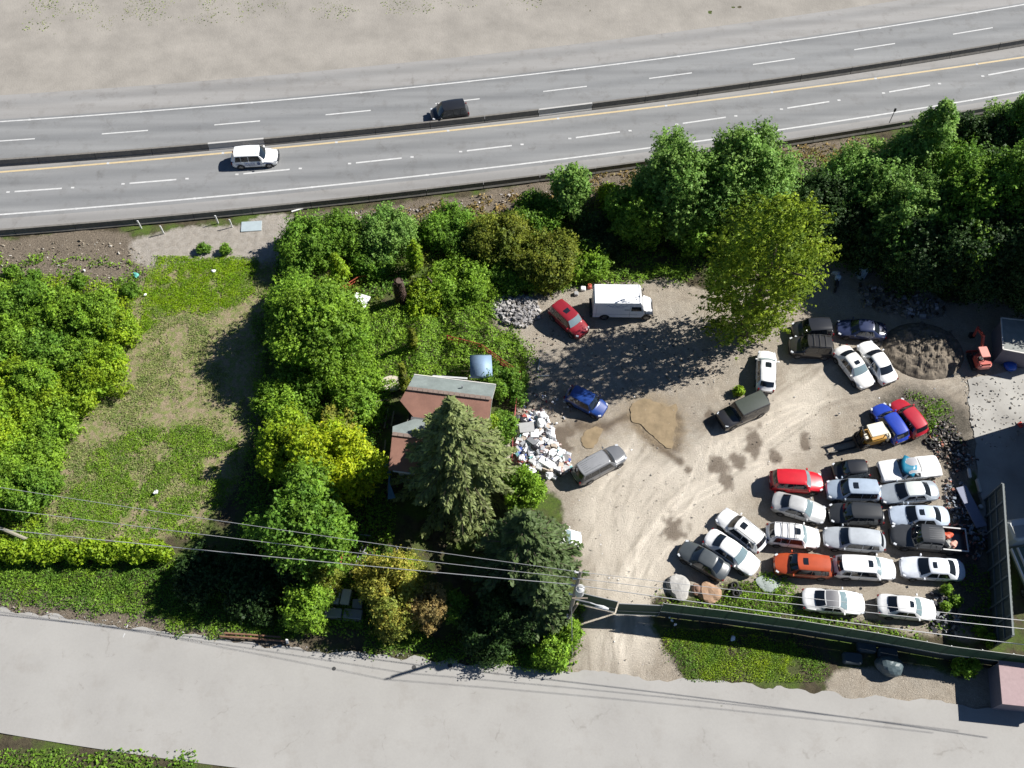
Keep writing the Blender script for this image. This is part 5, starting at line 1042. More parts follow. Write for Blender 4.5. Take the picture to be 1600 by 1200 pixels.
p, q = G(456, 332), G(480, 325); b = MB(); b.box(((q.x - p.x) / 2, (q.y - p.y) / 2, .12), ((q - p).length, .14, .12), rz=math.atan2(q.y - p.y, q.x - p.x)); o = b.build('fallen_post', WHITE); o.location = (p.x, p.y, 0); tag(o, 'fallen white post lying beside the highway barrier', 'post')
single('manhole_slab', 'pale blue-grey concrete slab set in the gravel strip', 'slab', 393, 354, (2.1, 1.3, .08), (.34, .40, .42), rz=.08)
p = G(1387, 197); sp = empty('roadside_post', (p.x, p.y, 0), 0, 'thin dark post with a small box on top beside the highway barrier at right', 'post'); b = MB(); b.tube([(0, 0, 0), (0, 0, 2.2)], .04, 6); b.build('post', TRIM, sp); b = MB(); b.rbox((0, 0, 2.4), (.22, .18, .42), .04); b.build('box', TRIM, sp)
# litter
lit = [(37, 793, .7, (.8, .8, .8), 'white plastic sheet scrap in the weeds at the left edge'), (245, 771, .45, (.8, .8, .8), 'white scrap in the clover patch of the field'), (213, 430, .7, (.12, .42, .36), 'turquoise plastic scrap on the bank above the field'), (334, 424, .5, (.75, .75, .8), 'white scrap on the lush grass patch'),
       (227, 461, .3, (.8, .8, .8), 'white scrap at the left edge of the lush grass'), (132, 423, .3, (.7, .7, .7), 'white scrap on the upper left bank'), (80, 473, .3, (.7, .7, .7), 'white scrap above the left bushes'), (1311, 647, .22, (.8, .78, .7), 'small pale scrap on the open dirt left of the blue wagon'),
       (1046, 964, .25, (.75, .75, .78), 'white bag in the fence shadow, first of three'), (1050, 970, .25, (.75, .75, .78), 'white bag in the fence shadow, middle of three'), (1055, 976, .25, (.75, .75, .78), 'white bag in the fence shadow, last of three'), (1145, 998, .5, (.7, .72, .76), 'crumpled white sheet on the lawn below the green fence'),
       (590, 346 + 12, .5, (.75, .75, .75), 'white scrap on the bank under the highway'), (952, 363, .6, (.02, .03, .25), 'dark blue scrap of tarp in the shade below the big trees'), (1594, 664, .6, (.6, .06, .04), 'red object at the right edge beside the concrete pad'), (991, 621, .2, (.7, .7, .68), 'small white scrap by the puddle')]
for i, (px, py, s_, col, lab) in enumerate(lit):
    o = lumpy('litter_scrap', s_ * .5, s_ * .38, .12, 60 + i, mat('scrap_%d' % i, col, .6), 2, .3); p = G(px, py, .3 if px < 100 else .1); o.location = (p.x, p.y, .3 if px < 300 and py > 700 else .08); o.rotation_euler.z = i; tag(o, lab, 'litter')
# things in the shade at the back of the yard
o = single('water_tank', 'pale blue-grey upright tank in shade at the back of the yard', 'tank', 1343, 428, (.9, 1.5, 1.6), (.28, .36, .42), rz=.25, r=.3)
mc = G(1305, 447); mo = empty('motorcycle', (mc.x, mc.y, 0), math.radians(75), 'motorcycle with pale fairing in shade beside the tall tree', 'motorcycle')
for x in (-.7, .7): b = MB(); b.torus((x, 0, .32), .25, .07, rx=math.pi / 2); b.build('wheel', TYRE, mo)
b = MB(); b.tube([(-.7, 0, .32), (-.3, 0, .6), (.3, 0, .75), (.7, 0, .32)], .07, 6); b.rbox((0, 0, .5), (.5, .3, .4), .08); b.build('frame', TRIM, mo)
b = MB(); b.rbox((.5, 0, .8), (.45, .55, .5), .12); b.build('fairing', mat('pale_blue_paint', (.42, .52, .62), .4), mo)
b = MB(); b.rbox((-.35, 0, .82), (.75, .3, .12), .05); b.build('seat', TRIM, mo); b = MB(); b.tube([(.45, -.38, 1.05), (.5, 0, 1.0), (.45, .38, 1.05)], .025, 5); b.build('handlebar', STEEL, mo)
o = lumpy('white_bundle', .38, .3, .3, 77, mat('pale_bundle', (.5, .52, .52), .7), 2, .2); p = G(1305, 429); o.location = (p.x, p.y, 0); tag(o, 'pale bundle just above the motorcycle in shade', 'bundle')
# grey shed, blue drum, pads
p = [G(1564, 497, 2.4), G(1640, 505, 2.4), G(1640, 560, 2.4), G(1567, 546, 2.4)]; c_ = sum(p, Vector()) / 4
gs = empty('grey_shed', (c_.x, c_.y, 0), 0, 'low grey flat-roofed shed at the right edge beyond the concrete pad', 'shed'); pl = [((q - c_).x, (q - c_).y) for q in p]
MB().prism(pl, 2.32, 2.44).build('roof', mat('shed_roof', (.24, .25, .235), .9, var=.2, scale=1.5), gs); MB().prism([(x * .95, y * .95) for x, y in pl], 0, 2.32).build('wall', mat('shed_wall', (.16, .15, .18), .8, var=.1), gs)
b = MB()
for i in range(4): q0, q1 = Vector((*pl[i], 2.44)), Vector((*pl[(i + 1) % 4], 2.44)); m2 = (q0 + q1) / 2; b.box(m2, ((q1 - q0).length, .1, .08), rz=math.atan2((q1 - q0).y, (q1 - q0).x))
b.build('roof_edge', FAS, gs)
o = lumpy('blue_drum', .62, .55, .42, 81, mat('drum_blue', (.01, .08, .42), .35), 3, .06); p = G(1577, 574); o.location = (p.x, p.y, 0); tag(o, 'bright blue plastic drum in front of the grey shed', 'drum')
single('grey_crate', 'dark grey crate between the blue drum and the grey shed', 'crate', 1582, 562, (1.1, .8, .6), (.13, .16, .18))
# leaning board, long wall, truck behind, unseen block added for shade to the right
p, q = G(1503, 764, .5), G(1532, 820, .5); b = MB(); b.box((0, 0, .5), ((q - p).length + .4, .95, .14)); b.box((0, 0, .2), ((q - p).length * .8, .12, .42))
o = b.build('steel_ramp', mat('ramp_blue', (.17, .19, .27), .6, var=.08)); m2 = (p + q) / 2; o.location = (m2.x, m2.y, 0); o.rotation_euler.z = math.atan2((q - p).y, (q - p).x); tag(o, 'long blue-grey steel ramp lying in shade beside the long wall', 'ramp')
for i, (px, py, sz, col, lab) in enumerate([(1528, 760, (.25, 1.3, .3), (.4, .4, .36), 'pale curved pipe above the blue-grey ramp'), (1531, 793, (.35, .4, .3), (.5, .5, .48), 'small pale block at the right of the ramp'), (1517, 826, (.8, .3, .2), (.25, .3, .36), 'grey-blue bar below the ramp'), (1514, 740, (.9, .25, .2), (.6, .6, .58), 'white tube right of the classic coupe')]):
    single('scrap_piece', lab, 'scrap', px, py, sz, col, rz=.5 * i)
WALLM = mat('green_black_sheet', (.06, .075, .07), .6, var=.2, scale=1); 
w0, w1 = G(1540, 782), G(1553, 1012); wl = empty('boundary_wall', (w0.x, w0.y, 0), 0, 'tall dark sheet-metal wall along the right side of the yard', 'wall'); dv = w1 - w0; HW = 3.6
ang = math.atan2(dv.y, dv.x); b = MB(); n = 60
for k in range(n):
    f = (k + .5) / n; b.box((dv.x * f, dv.y * f, HW / 2), (dv.length / n - (.02 if k % 2 else 0), .08 + (.04 if k % 2 else 0), HW), rz=ang)
b.build('panel', WALLM, wl)
b = MB()
for z in (1.0, 2.2, HW): b.box((dv.x / 2 - .1, dv.y / 2, z), (dv.length, .1, .14), rz=ang)
b.build('rail', mat('rail_dark', (.12, .14, .14), .6), wl)
b = MB()
for k in range(9): b.box((dv.x * k / 8 - .14, dv.y * k / 8, HW / 2), (.14, .14, HW), rz=ang)
b.build('post', mat('rail_dark', (.12, .14, .14)), wl)
p = G(1602, 722, 0); wh = empty('shade_block', (p.x, p.y, 0), 0, 'unseen block beyond the right edge, added to shade the concrete pad', 'building')  # offscreen volume, added and sized so its shadow falls across the pad
b = MB(); b.box((7.2, -3.2, 3.4), (12, 14.5, 6.8)); b.build('wall', mat('shade_block_wall', (.20, .22, .24), .8, var=.1), wh); b = MB(); b.box((7.2, -3.2, 6.9), (12.4, 14.9, .2)); b.build('roof', mat('shade_block_roof', (.15, .17, .18), .8, var=.1), wh)
# flatbed truck partly seen over the wall
p = G(1604, 880, 1.2); tk = empty('flatbed_truck', (p.x + .2, p.y, 0), math.radians(98), 'pale grey truck behind the long wall at the right edge', 'truck')
b = MB(); b.rbox((2.6, 0, 1.5), (1.9, 2.2, 2.0), .25); b.build('cab', mat('truck_grey', (.5, .52, .52), .4), tk); b = MB(); b.add([(1.9, -.95, 2.53), (1.9, .95, 2.53), (2.9, .95, 2.53), (2.9, -.95, 2.53)], [(3, 2, 1, 0)]); b.build('roof_panel', mat('truck_roof', (.3, .31, .3), .6), tk)
b = MB(); b.box((-1.0, 0, 1.05), (5.0, 2.2, .12)); b.build('flat_bed', mat('bed_green', (.12, .17, .13), .7, var=.2), tk)
b = MB()
for s_ in (-1, -.45, .45, 1): b.box((-1.0, s_ * 1.0, 1.25), (4.8, .12, .22))
b.build('side_rail', WHITE, tk)
for x in (2.5, -2.2):
    for s_ in (-1, 1): wheel(tk, x, s_ * .95, .45, s_)
b = MB(); b.box((-3.5, .9, .9), (.1, .35, .25)); b.build('tail_light', mat('tail_red', (.6, .03, .05), .3), tk)
p = [G(1560, 1032, 2.3), G(1660, 1042, 2.3), G(1660, 1110, 2.3), G(1566, 1100, 2.3)]; c_ = sum(p, Vector()) / 4; ps = empty('pink_shed', (c_.x, c_.y, 0), 0, 'small shed with dusty pink flat roof in the lower right corner outside the fence', 'shed'); pl = [((q - c_).x, (q - c_).y) for q in p]
MB().prism(pl, 2.2, 2.32).build('roof', mat('pink_roof', (.34, .25, .25), .9, var=.12), ps); MB().prism([(x * .94, y * .94) for x, y in pl], 0, 2.2).build('wall', mat('shed_wall', (.16, .15, .18)), ps)
o = lumpy('covered_heap', 1.1, .85, .8, 91, mat('dark_tarp', (.07, .10, .11), .5, var=.2), 3, .1); p = G(1387, 1043); o.location = (p.x, p.y, 0); tag(o, 'heap under a dark grey-green tarp below the green fence', 'covered heap')
for i, (px, py) in enumerate([(1352, 1012), (1385, 1022), (1330, 1030)]):
    single('dark_crate', ['dark crate in the fence shadow above the tarp-covered heap, the left one', 'dark crate in the fence shadow above the tarp-covered heap, the middle one', 'dark crate below the others in the fence shadow'][i], 'crate', px, py, (1.5, .9, .5), (.05, .07, .08), rz=-.1)

# green fence with gate
GF = mat('green_windscreen', (.022, .05, .032), .75, var=.15, scale=1.5, trans=.2); GF2 = mat('dark_windscreen', (.02, .03, .028), .8); RAIL = mat('fence_rail', (.42, .43, .38), .6)
fp = [(1028, 963), (1130, 975), (1240, 990), (1350, 1008), (1460, 1028), (1600, 1046), (1680, 1058)]
w_ = [G(a, b_) for a, b_ in fp]; gf = empty('green_fence', (w_[0].x, w_[0].y, 0), 0, 'long chain-link fence with dark green screen along the bottom of the yard', 'fence'); pu_ = MB(); pl_ = MB(); ra = MB(); po = MB(); HF = 3.5
for a, c_ in zip(w_[:-1], w_[1:]):
    a, c_ = a - w_[0], c_ - w_[0]; n = 10
    for k in range(n):
        f0, f1 = k / n, (k + 1) / n; q0, q1 = a.lerp(c_, f0), a.lerp(c_, f1); nz = .05 * math.sin(k * 1.9)
        pu_.add([(q0.x, q0.y, 1.45), (q1.x, q1.y, 1.45), (q1.x, q1.y + nz, HF), (q0.x, q0.y + (.05 * math.sin((k - 1) * 1.9) if k else 0), HF)], [(0, 1, 2, 3)])
        pl_.add([(q0.x, q0.y, .03), (q1.x, q1.y, .03), (q1.x, q1.y, 1.4), (q0.x, q0.y, 1.4)], [(0, 1, 2, 3)])
    ra.tube([(a.x, a.y - .03, 1.42), (c_.x, c_.y - .03, 1.42)], .035, 6); ra.tube([(a.x, a.y, HF), (c_.x, c_.y, HF)], .025, 6)
    m2 = int((c_ - a).length / 2.6) + 1
    for k in range(m2): q = a.lerp(c_, k / m2); po.tube([(q.x, q.y + .05, 0), (q.x, q.y + .05, HF + .05)], .035, 6)
pu_.build('upper_screen', GF, gf); pl_.build('lower_screen', GF2, gf); ra.build('rail', RAIL, gf); po.build('post', STEEL, gf)
def gate(label, a, c_):
    a, c_ = G(*a), G(*c_); gt = empty('green_gate', (a.x, a.y, 0), 0, label, 'gate', 'gate leaves'); v = c_ - a; nx_, ny_ = -v.y / v.length, v.x / v.length
    MB().add([(0, 0, .15), (v.x, v.y, .15), (v.x, v.y, 2.9), (0, 0, 2.9)], [(0, 1, 2, 3)]).build('screen', mat('gate_screen', (.03, .05, .038), .7, trans=.2), gt)
    b_ = MB(); b_.tube([(0, 0, .1), (v.x, v.y, .1), (v.x, v.y, 2.95), (0, 0, 2.95), (0, 0, .1)], .035, 6); b_.tube([(0, -.03, 1.15), (v.x, v.y - .03, 1.15)], .03, 6); b_.build('frame', STEEL, gt)
gate('dark green gate leaf at the driveway, next to the long fence', (1028, 963), (962, 960)); gate('dark green gate leaf at the driveway, nearer the utility pole', (905, 944), (960, 957))

# utility pole, lamp arm, wires
def lift(px, py, z): return G(px, py, z)
pb = G(886, 975); HP = 12.6
pt = G(901, 868, HP)
up = empty('utility_pole', (pb.x, pb.y, 0), 0, 'wooden utility pole with transformer and lamp arm beside the driveway', 'utility pole')
tp = Vector((pb.x, pb.y, 0)); lean = Vector((.35, .25, 0))
b = MB(); b.tube([(0, 0, 0), (lean.x * .5, lean.y * .5, HP * .5), (lean.x, lean.y, HP)], [.19, .16, .12], 10); b.build('pole', mat('pole_wood', (.30, .26, .21), .85, var=.2, scale=5), up)
b = MB(); zt_ = 9.0; b.tube([(.5, -.1, zt_ - .6), (.5, -.1, zt_ + .55)], .33, 14); b.tube([(.5, -.1, zt_ + .55), (.5, -.1, zt_ + .68)], [.30, .12], 14); b.build('transformer', mat('transformer_grey', (.50, .51, .50), .5), up)
for i, z in enumerate((HP - .1, HP - 1.5, HP - 3.0, 7.5)):
    b = MB(); b.tube([(lean.x * z / HP - .15, 0.1, z), (lean.x * z / HP - .45, .1, z + .05)], .06, 6); b.tube([(lean.x * z / HP - .4, .1, z), (lean.x * z / HP - .4, .1, z + .25)], .07, 8); b.build('insulator', mat('porcelain', (.6, .6, .62), .3), up)
q = G(948, 951, 6.5) - tp; a0 = Vector((lean.x * .5, lean.y * .5, 6.3)); b = MB(); b.tube([a0, a0.lerp(q, .5) + Vector((0, 0, .25)), q], [.07, .06, .06], 6); b.build('lamp_arm', STEEL, up)
b = MB(); dq = (q - a0).normalized(); b.tube([q - dq * .9, q - dq * .3, q + dq * .15], [.10, .17, .08], 8); b.build('lamp_head', mat('lamp_grey', (.6, .61, .6), .4), up)
b = MB(); b.box((.6, -.1, 7.2), (1.2, .1, .12)); b.build('crossarm', WOODP, up)
b = MB(); b.rbox((-.05, -.22, 3.0), (.3, .3, .6), .05); b.build('meter_box', mat('meter_white', (.65, .6, .68), .5), up)
bb = G(870, 992) - tp; b = MB(); b.tube([(bb.x, bb.y, 0), (.55, .1, 5.2)], [.14, .10], 8); b.build('brace_pole', WOODP, up)
gw = G(894, 1025); b = MB(); b.tube([(gw.x - tp.x, gw.y - tp.y, 0), (.1, 0, 5)], .03, 5); b.build('guy_wire', STEEL, up)
WM = mat('wire_alloy', (.42, .42, .42), .4, .3)
def wire(label, pts, z0, sag, r):
    """a span: ends at given image points and heights, hanging between"""
    (a, za), (c_, zc_) = pts; A, C = G(a[0], a[1], za), G(c_[0], c_[1], zc_); P = []
    for i in range(41):
        f = i / 40; q = A.lerp(C, f); q.z -= sag * 4 * f * (1 - f); P.append(q - A)
    o_ = MB().tube(P, r, 6).build('power_line', WM); o_.location = A; return tag(o_, label, 'power line', 'overhead lines')
wt_ = [tp + Vector((lean.x * z / HP - .4, .1, z + .25)) for z in (HP - .1, HP - 1.5, HP - 3.0)]
def wire2(label, A, px, py, z, sag, r):
    C = G(px, py, z); P = []
    for i in range(41):
        f = i / 40; q = A.lerp(C, f); q.z -= sag * 4 * f * (1 - f); P.append(q - A)
    o_ = MB().tube(P, r, 6).build('power_line', WM); o_.location = A; return tag(o_, label, 'power line', 'overhead lines')
for i, (pl_, pr_) in enumerate([((-250, 722, 11.5), (1850, 993, 12.0)), ((-250, 762, 10.6), (1850, 1007, 10.8)), ((-250, 800, 9.2), (1850, 1037, 9.4))]):
    nm = ('upper', 'middle', 'lowest')[i]; rr_ = (.021, .023, .032)[i]
    wire2(nm + ' power line running left from the utility pole over the trees', wt_[i], *pl_, .5, rr_); wire2(nm + ' power line running right from the utility pole over the parked cars', wt_[i], *pr_, .5, rr_)

# ------------------------------------------------------------------ trees and shrubs
T = 'tree'; SH = 'shrub'
tree('tall_tree', 'tall yellow-green broadleaf tree standing alone in the yard between the van and the sedans', T, 1194, 435, 8.9, 6.1, 20.0, 'poplar', 'poplar', .6, leaf=.40, cover=.15, spiky=.45, lobes=62, seed=101).children[0].scale = (1.0, .74, 1)
GB = 'trees along the highway bank'
for i, a in enumerate([
    ('big fresh green tree with the highest crown in front of the highway, left half', 1052, 300, 4.8, 4.7, 10.4, 'alder'), ('big fresh green tree overlapping the highway, right half beside the yellow-green tree', 1152, 285, 5.4, 5.3, 11.3, 'alder'),
    ('green tree filling the lower left of the big highway tree pair', 1000, 335, 3.6, 3.0, 6.8, 'mid'), ('green tree under the big pair just above the step van', 1085, 352, 3.0, 2.8, 5.2, 'mid'),
    ('slender light green tree standing at the roadside barrier left of the big trees', 893, 298, 3.6, 2.1, 6.8, 'alder'),
    ('low green tree right of the tall yellow-green tree by the bank', 1290, 330, 3.5, 3.8, 6.5, 'dark'), ('broad bluish green tree on the bank right of the big trees', 1350, 300, 4.2, 4.2, 8.0, 'alder'),
    ('spiry tree whose tip rises above the highway edge line at right', 1446, 235, 7.0, 3.4, 13.5, 'alder'), ('green tree left of the spiry tree on the bank', 1400, 270, 5.0, 4.0, 9.0, 'alder'),
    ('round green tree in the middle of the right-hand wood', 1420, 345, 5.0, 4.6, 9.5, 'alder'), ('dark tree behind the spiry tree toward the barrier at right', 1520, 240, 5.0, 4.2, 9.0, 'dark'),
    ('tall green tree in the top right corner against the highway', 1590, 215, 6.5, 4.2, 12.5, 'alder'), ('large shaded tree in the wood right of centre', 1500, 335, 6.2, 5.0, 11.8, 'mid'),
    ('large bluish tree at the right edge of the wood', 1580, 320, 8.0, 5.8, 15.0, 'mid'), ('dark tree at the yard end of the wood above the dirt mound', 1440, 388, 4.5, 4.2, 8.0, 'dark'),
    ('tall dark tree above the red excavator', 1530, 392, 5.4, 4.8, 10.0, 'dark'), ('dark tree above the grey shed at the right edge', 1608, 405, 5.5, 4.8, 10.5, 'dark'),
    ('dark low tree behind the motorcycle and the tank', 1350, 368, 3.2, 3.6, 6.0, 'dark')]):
    tree('broadleaf_tree', a[0], T, a[1], a[2], a[3], a[4], a[5], a[6], 'round' if a[5] < 12.3 else 'tall', leaf=.33, cover=.9, group=GB, spiky=.5, seed=200 + i, z0=a[5] * .12)
for i, (px, py, H_) in enumerate([(1700, 440, 10), (1690, 360, 15)]):
    tree('broadleaf_tree', ['tree just outside the right edge shading the shed', 'tree just outside the right edge shading the wood', 'tree just outside the right edge shading the concrete pad'][i], T, px, py, H_ * .5, 5.5, H_, 'dark', 'round', group=GB, leaf=.4, cover=.8, seed=240 + i)
GS = 'shrubs on the bank above the house'
for i, a in enumerate([
    ('bushy green shrub at the left end of the bank above the field corner', 482, 385, 2.0, 2.9, 4.6, 'mid', 'mound'), ('second green shrub on the bank, right of the leftmost one', 535, 375, 1.8, 2.4, 4.0, 'mid', 'mound'),
    ('yellow-green conical shrub right above the rust-red fence', 530, 428, 2.0, 1.5, 4.6, 'lime', 'cone'), ('feathery bluish green shrub in the middle of the bank', 610, 374, 2.1, 2.8, 4.8, 'alder', 'mound'),
    ('slender yellow conical shrub above the dead stump', 650, 408, 2.2, 1.3, 4.8, 'lime', 'cone'), ('low green shrub left of the yellow cone above the stump', 580, 410, 1.0, 2.0, 2.0, 'mid', 'mound'),
    ('low spreading green shrub on the bank right of the bluish one', 705, 370, .9, 2.8, 2.0, 'mid', 'mound'), ('olive-topped bush with dark underside above the brambles', 785, 378, 2.2, 3.0, 4.8, 'olive', 'mound'),
    ('dark leafy bush left of the slender roadside tree', 838, 338, 1.8, 2.6, 3.6, 'mid', 'mound'), ('broad olive-green bush above the rubble pile', 855, 412, 2.0, 3.3, 4.2, 'olive', 'mound'),
    ('ivy-clad mound of bright leaves right of the dead stump', 722, 442, 1.0, 3.0, 2.0, 'fresh', 'mound'), ('leafy green bush between the ivy mound and the olive bushes', 800, 428, 1.0, 2.2, 1.9, 'mid', 'mound'),
    ('small dark bush in the shade left of the big trees', 935, 375, 1.4, 2.6, 3.0, 'dark', 'mound'), ('bright ivy bush just right of the stump base', 665, 460, .9, 1.9, 1.8, 'lime', 'mound'),
    ('green bush in the shade right of the olive bush above the van', 915, 405, .9, 2.4, 2.0, 'fresh', 'mound'), ('pale yellow shrub between trees near the barrier', 952, 308, 1.0, 1.1, 2.2, 'lime', 'mound'),
    ('loose green tree-like bush above the left bank bushes', 445, 470, 1.0, 1.6, 2.4, 'mid', 'mound')]):
    tree('bank_shrub', a[0], SH, a[1], a[2], a[3] * .8, a[4] * 1.08, a[5] * (.85 if a[7] == 'mound' else 1), a[6], a[7], leaf=.27, cover=1.0, group=GS, seed=300 + i, spiky=.4, lobes=34)
GM = 'trees and shrubs between the field and the house'
for i, a in enumerate([
    ('tall feathery green tree at the right edge of the field with a long shadow', T, 500, 512, 4.0, 4.1, 7.4, 'fresh', 'round', .9, .30), ('smaller feathery tree on the field side of the tall one', T, 468, 480, 1.6, 2.3, 3.2, 'mid', 'round', .9, .30),
    ('leafy bush below the feathery tree beside the dark yard', SH, 545, 592, 1.1, 2.5, 2.2, 'fresh', 'mound', .4, .28), ('bush with some reddish leaves left of the dark yard', SH, 560, 640, 1.1, 2.1, 2.3, 'fresh', 'mound', .4, .28),
    ('round bush at the field edge below the tall shadow', SH, 440, 628, .9, 2.4, 1.8, 'fresh', 'mound', .4, .28), ('brownish green bush above the yellow maple', SH, 530, 662, 1.2, 2.0, 2.4, 'gold', 'mound', .4, .28),
    ('low dark green bush at the field edge above the maples', SH, 470, 600, .8, 2.4, 1.7, 'mid', 'mound', .4, .28),
    ('brilliant yellow-leaved maple left of the house', T, 512, 724, 4.6, 4.0, 7.2, 'yellow', 'mound', .2, .33), ('bright lime-green maple left of the yellow one', T, 450, 703, 3.0, 3.3, 5.2, 'lime', 'mound', .2, .36),
    ('deep green maple below the yellow maple, crossed by the power lines', T, 480, 815, 6.6, 3.8, 10.6, 'mid', 'round', .2, .36, 3.4),
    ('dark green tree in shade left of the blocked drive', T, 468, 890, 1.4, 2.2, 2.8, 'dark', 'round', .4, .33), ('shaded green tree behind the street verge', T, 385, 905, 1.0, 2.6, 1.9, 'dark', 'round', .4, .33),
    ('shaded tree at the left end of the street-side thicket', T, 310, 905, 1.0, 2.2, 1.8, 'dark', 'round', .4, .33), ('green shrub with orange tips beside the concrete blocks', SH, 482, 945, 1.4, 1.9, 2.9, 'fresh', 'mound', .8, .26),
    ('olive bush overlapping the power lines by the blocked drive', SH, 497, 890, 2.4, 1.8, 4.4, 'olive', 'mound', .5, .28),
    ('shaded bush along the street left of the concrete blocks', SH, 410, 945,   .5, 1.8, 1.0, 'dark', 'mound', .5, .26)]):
    tree('leafy_tree' if a[1] == T else 'leafy_shrub', a[0], a[1], *a[2:8], a[8], leaf=a[10], cover=1.0, group=GM, seed=400 + i, spiky=a[9], lobes=40 if a[1] == T else 28, z0=(a[11] if len(a) > 11 else a[6] * .15) if a[1] == T else None)
for i, a in enumerate([
    ('golden-yellow feathery shrub in front of the tall conifer', 618, 925, 2.4, 3.0, 4.8, 'gold', .6), ('dry tan shrub right of the golden one', 672, 950, 2.0, 1.9, 3.8, 'tan', .8), ('pale yellow-green plume at the top of the golden shrub', 628, 895, 2.6, 1.3, 4.6, 'lime', .8),
    ('small leafy green shrub right of the tan one', 708, 952, 1.2, 1.3, 2.6, 'mid', .4), ('bright leafy bush at the driveway corner by the street', 862, 1018, .9, 1.5, 2.0, 'fresh', .3), ('leafy green bush under the brace of the utility pole', 885, 985, .9, 1.1, 2.2, 'fresh', .3),
    ('light green bush between the conifer and the rubbish heap', 822, 765, 2.2, 2.2, 4.2, 'fresh', .4), ('yellowish shrub against the right wall of the house', 765, 665, 1.5, .9, 2.8, 'lime', .6), ('green shrub inside the red fence right of the house', 783, 668, 1.0, 1.5, 2.2, 'mid', .5),
    ('dark leafy shrub in the garden corner inside the red fence', 790, 600, 1.0, 2.0, 2.0, 'mid', .4), ('weedy bush at the foot of the white hatchback by the tall tree', 1154, 612, .3, .38, .7, 'lime', .2), ('dark rounded shrub under the evergreen right of the conifer', 800, 960, 2.0, 3.0, 4.2, 'dark', .4),
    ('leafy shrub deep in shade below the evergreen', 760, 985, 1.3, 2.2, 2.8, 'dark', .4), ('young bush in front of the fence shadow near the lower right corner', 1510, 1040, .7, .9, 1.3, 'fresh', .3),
   ]):
    tree('garden_shrub', a[0], SH, *a[1:7], 'mound', leaf=.24, cover=1.0, group='shrubs around the house and yard', seed=500 + i, spiky=a[7], lobes=26)
for i, (px, py, q_) in enumerate([(1478, 922, .32), (1492, 940, .38), (1476, 948, .28), (1530, 985, .35), (1545, 1000, .3)]):
    tree('scrub_clump', 'leafy scrub sprouting from the scrap beside the last row of cars', SH, px, py, .4, q_, .9, 'fresh', 'mound', leaf=.2, cover=.6, group='scrub sprouting beside the last row', seed=570 + i, spiky=.9, lobes=7)
for i, a in enumerate([('slim dark cedar at the left corner of the house', 630, 588, 2.6, .85, 5.0), ('slim dark cedar among the brambles above the house', 645, 530, 1.8, .8, 3.6)]):
    tree('columnar_cedar', a[0], T, *a[1:], 'olive', 'cone', leaf=.2, cover=1.3, group='columnar cedars', seed=550 + i, z0=.2, lobes=26)
# left thicket: bushes nothing tells apart share a label
GT = 'bushes of the thicket at the left edge'; r = random.Random(5); k = 0
TH_ = [(40, 480, 'mid'), (95, 490, 'fresh'), (150, 500, 'fresh'), (185, 515, 'lime'), (20, 530, 'fresh'), (75, 545, 'mid'), (130, 560, 'fresh'), (165, 575, 'lime'), (10, 590, 'lime'), (60, 600, 'fresh'), (110, 615, 'lime'), (25, 650, 'lime'), (80, 660, 'fresh'), (5, 700, 'lime'), (50, 715, 'fresh'),
       (20, 760, 'fresh'), (-20, 640, 'fresh'), (-30, 560, 'mid'), (-25, 740, 'lime'), (45, 770, 'mid'), (-40, 480, 'fresh')]
for px, py, pal in TH_:
    tree('thicket_bush', 'bright green leafy bush in the dense thicket along the left edge of the field', SH, px, py, 1.2, r.uniform(2.1, 3.0), r.uniform(1.8, 3.2), pal, 'mound', group=GT, leaf=.27, cover=.95, seed=600 + k, spiky=.3, lobes=24); k += 1
for i, (px, py) in enumerate([(55, 435), (125, 440), (205, 455), (318, 389), (352, 391), (20, 425)]):
    tree('weed_clump', 'scrubby green bush on the bank between the highway barrier and the field', SH, px, py, .3, (.9, .8, .9, .55, .45, .7)[i], .8, 'mid', 'mound', group='scrubby bushes on the bank', leaf=.22, cover=.8, seed=640 + i, lobes=14)
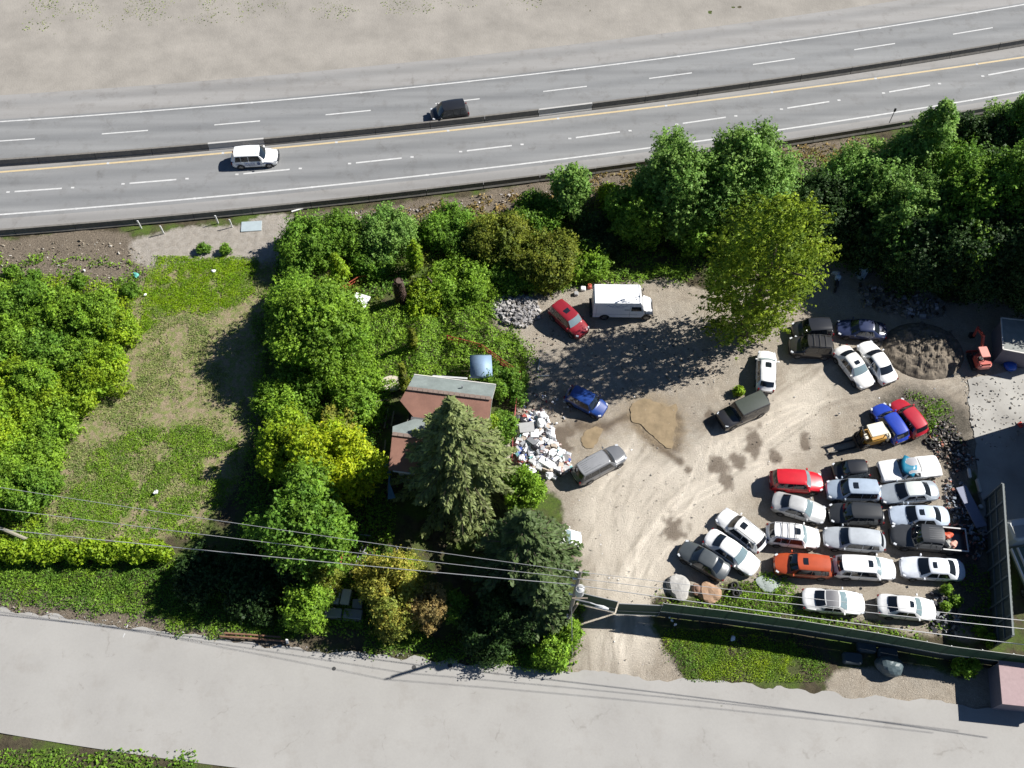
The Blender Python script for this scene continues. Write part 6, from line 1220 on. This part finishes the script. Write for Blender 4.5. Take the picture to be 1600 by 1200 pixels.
# clipped hedge along the street
he = empty('long_hedge', tuple(G(120, 872)), 0, 'long yellow-green hedge running beside the street at the lower left', 'hedge'); rng = np.random.default_rng(70); Vs = []; Cs = []; c0 = G(120, 872)
for i in range(46):
    px = -70 + i * 7.4; q = G(px, 868 + 4 * math.sin(i)) ; H_ = 1.5 + .5 * r.random(); lr = .75 + .25 * r.random(); cnt = 300; d = rng.normal(size=(cnt, 3)); d /= np.linalg.norm(d, axis=1)[:, None]; f = 1 - np.abs(rng.normal(0, .15, cnt))
    P = np.stack([q.x - c0.x + d[:, 0] * lr * f, q.y - c0.y + d[:, 1] * lr * f, H_ * .6 + d[:, 2] * H_ * .55 * f], 1); Nn = d + rng.normal(0, .5, (cnt, 3)); Nn /= np.linalg.norm(Nn, axis=1)[:, None]
    c1, c2 = map(np.array, PAL['lime']); w8 = rng.random((cnt, 1)); Vs.append(leaf_quads(P, Nn, .26, rng)); Cs.append((c1 * w8 + c2 * (1 - w8)) * (.8 + .4 * rng.random((cnt, 1))))
link('foliage', quads_mesh('foliage', np.concatenate(Vs), np.concatenate(Cs)), he)
conifer('tall grey-green spruce towering in front of the house', (703, 620), 16.5, 6.3, 'spruce', 11, zb=2.0, nper=12, keep=.7)
conifer('dark broad evergreen right of the spruce beside the driveway', (822, 800), 13.5, 5.5, 'fir', 12, zb=1.5, nper=11, droop=.22, keep=.8)
conifer('smaller dark evergreen low behind the utility pole', (845, 900), 9.0, 3.6, 'fir', 13, zb=.8, nper=11, droop=.2)
# dead stump and arching branch
p = G(628, 472); st = empty('dead_stump', (p.x, p.y, 0), 0, 'shaggy dead brown stump standing in the ivy with two broken tops', 'stump'); rng = np.random.default_rng(9)
b = MB(); b.tube([(0, 0, 0), (.05, 0, 1.6), (.1, .05, 3.5)], [.55, .48, .36], 9); b.tube([(-.4, 0, 0), (-.5, 0, 3.0)], [.25, .16], 7); b.build('trunk', mat('dead_wood', (.10, .07, .055), .95, var=.35, scale=5, bump=.8, bscale=8), st)
n = 1500; a = rng.random(n) * 6.283; z = rng.random(n) * 3.5; P = np.stack([np.cos(a) * (.58 - z * .05), np.sin(a) * (.58 - z * .05), z], 1); Nn = np.stack([np.cos(a), np.sin(a), np.full(n, .5)], 1) + rng.normal(0, .4, (n, 3)); Nn /= np.linalg.norm(Nn, axis=1)[:, None]
link('dead_ivy', quads_mesh('dead_ivy', leaf_quads(P, Nn, .22, rng), np.array(PAL['brown'][0]) * (.6 + rng.random((n, 1)))), st)
p = G(660, 470); b = MB(); b.tube([(-.6, -.1, .9), (.2, 0, 1.3), (.9, .2, 1.9), (1.05, .5, 2.6), (.7, .7, 3.0)], [.16, .15, .13, .1, .05], 7); o = b.build('bent_branch', BARK); o.location = (p.x, p.y, 0); tag(o, 'bent bare branch arching over the ivy right of the stump', 'branch')
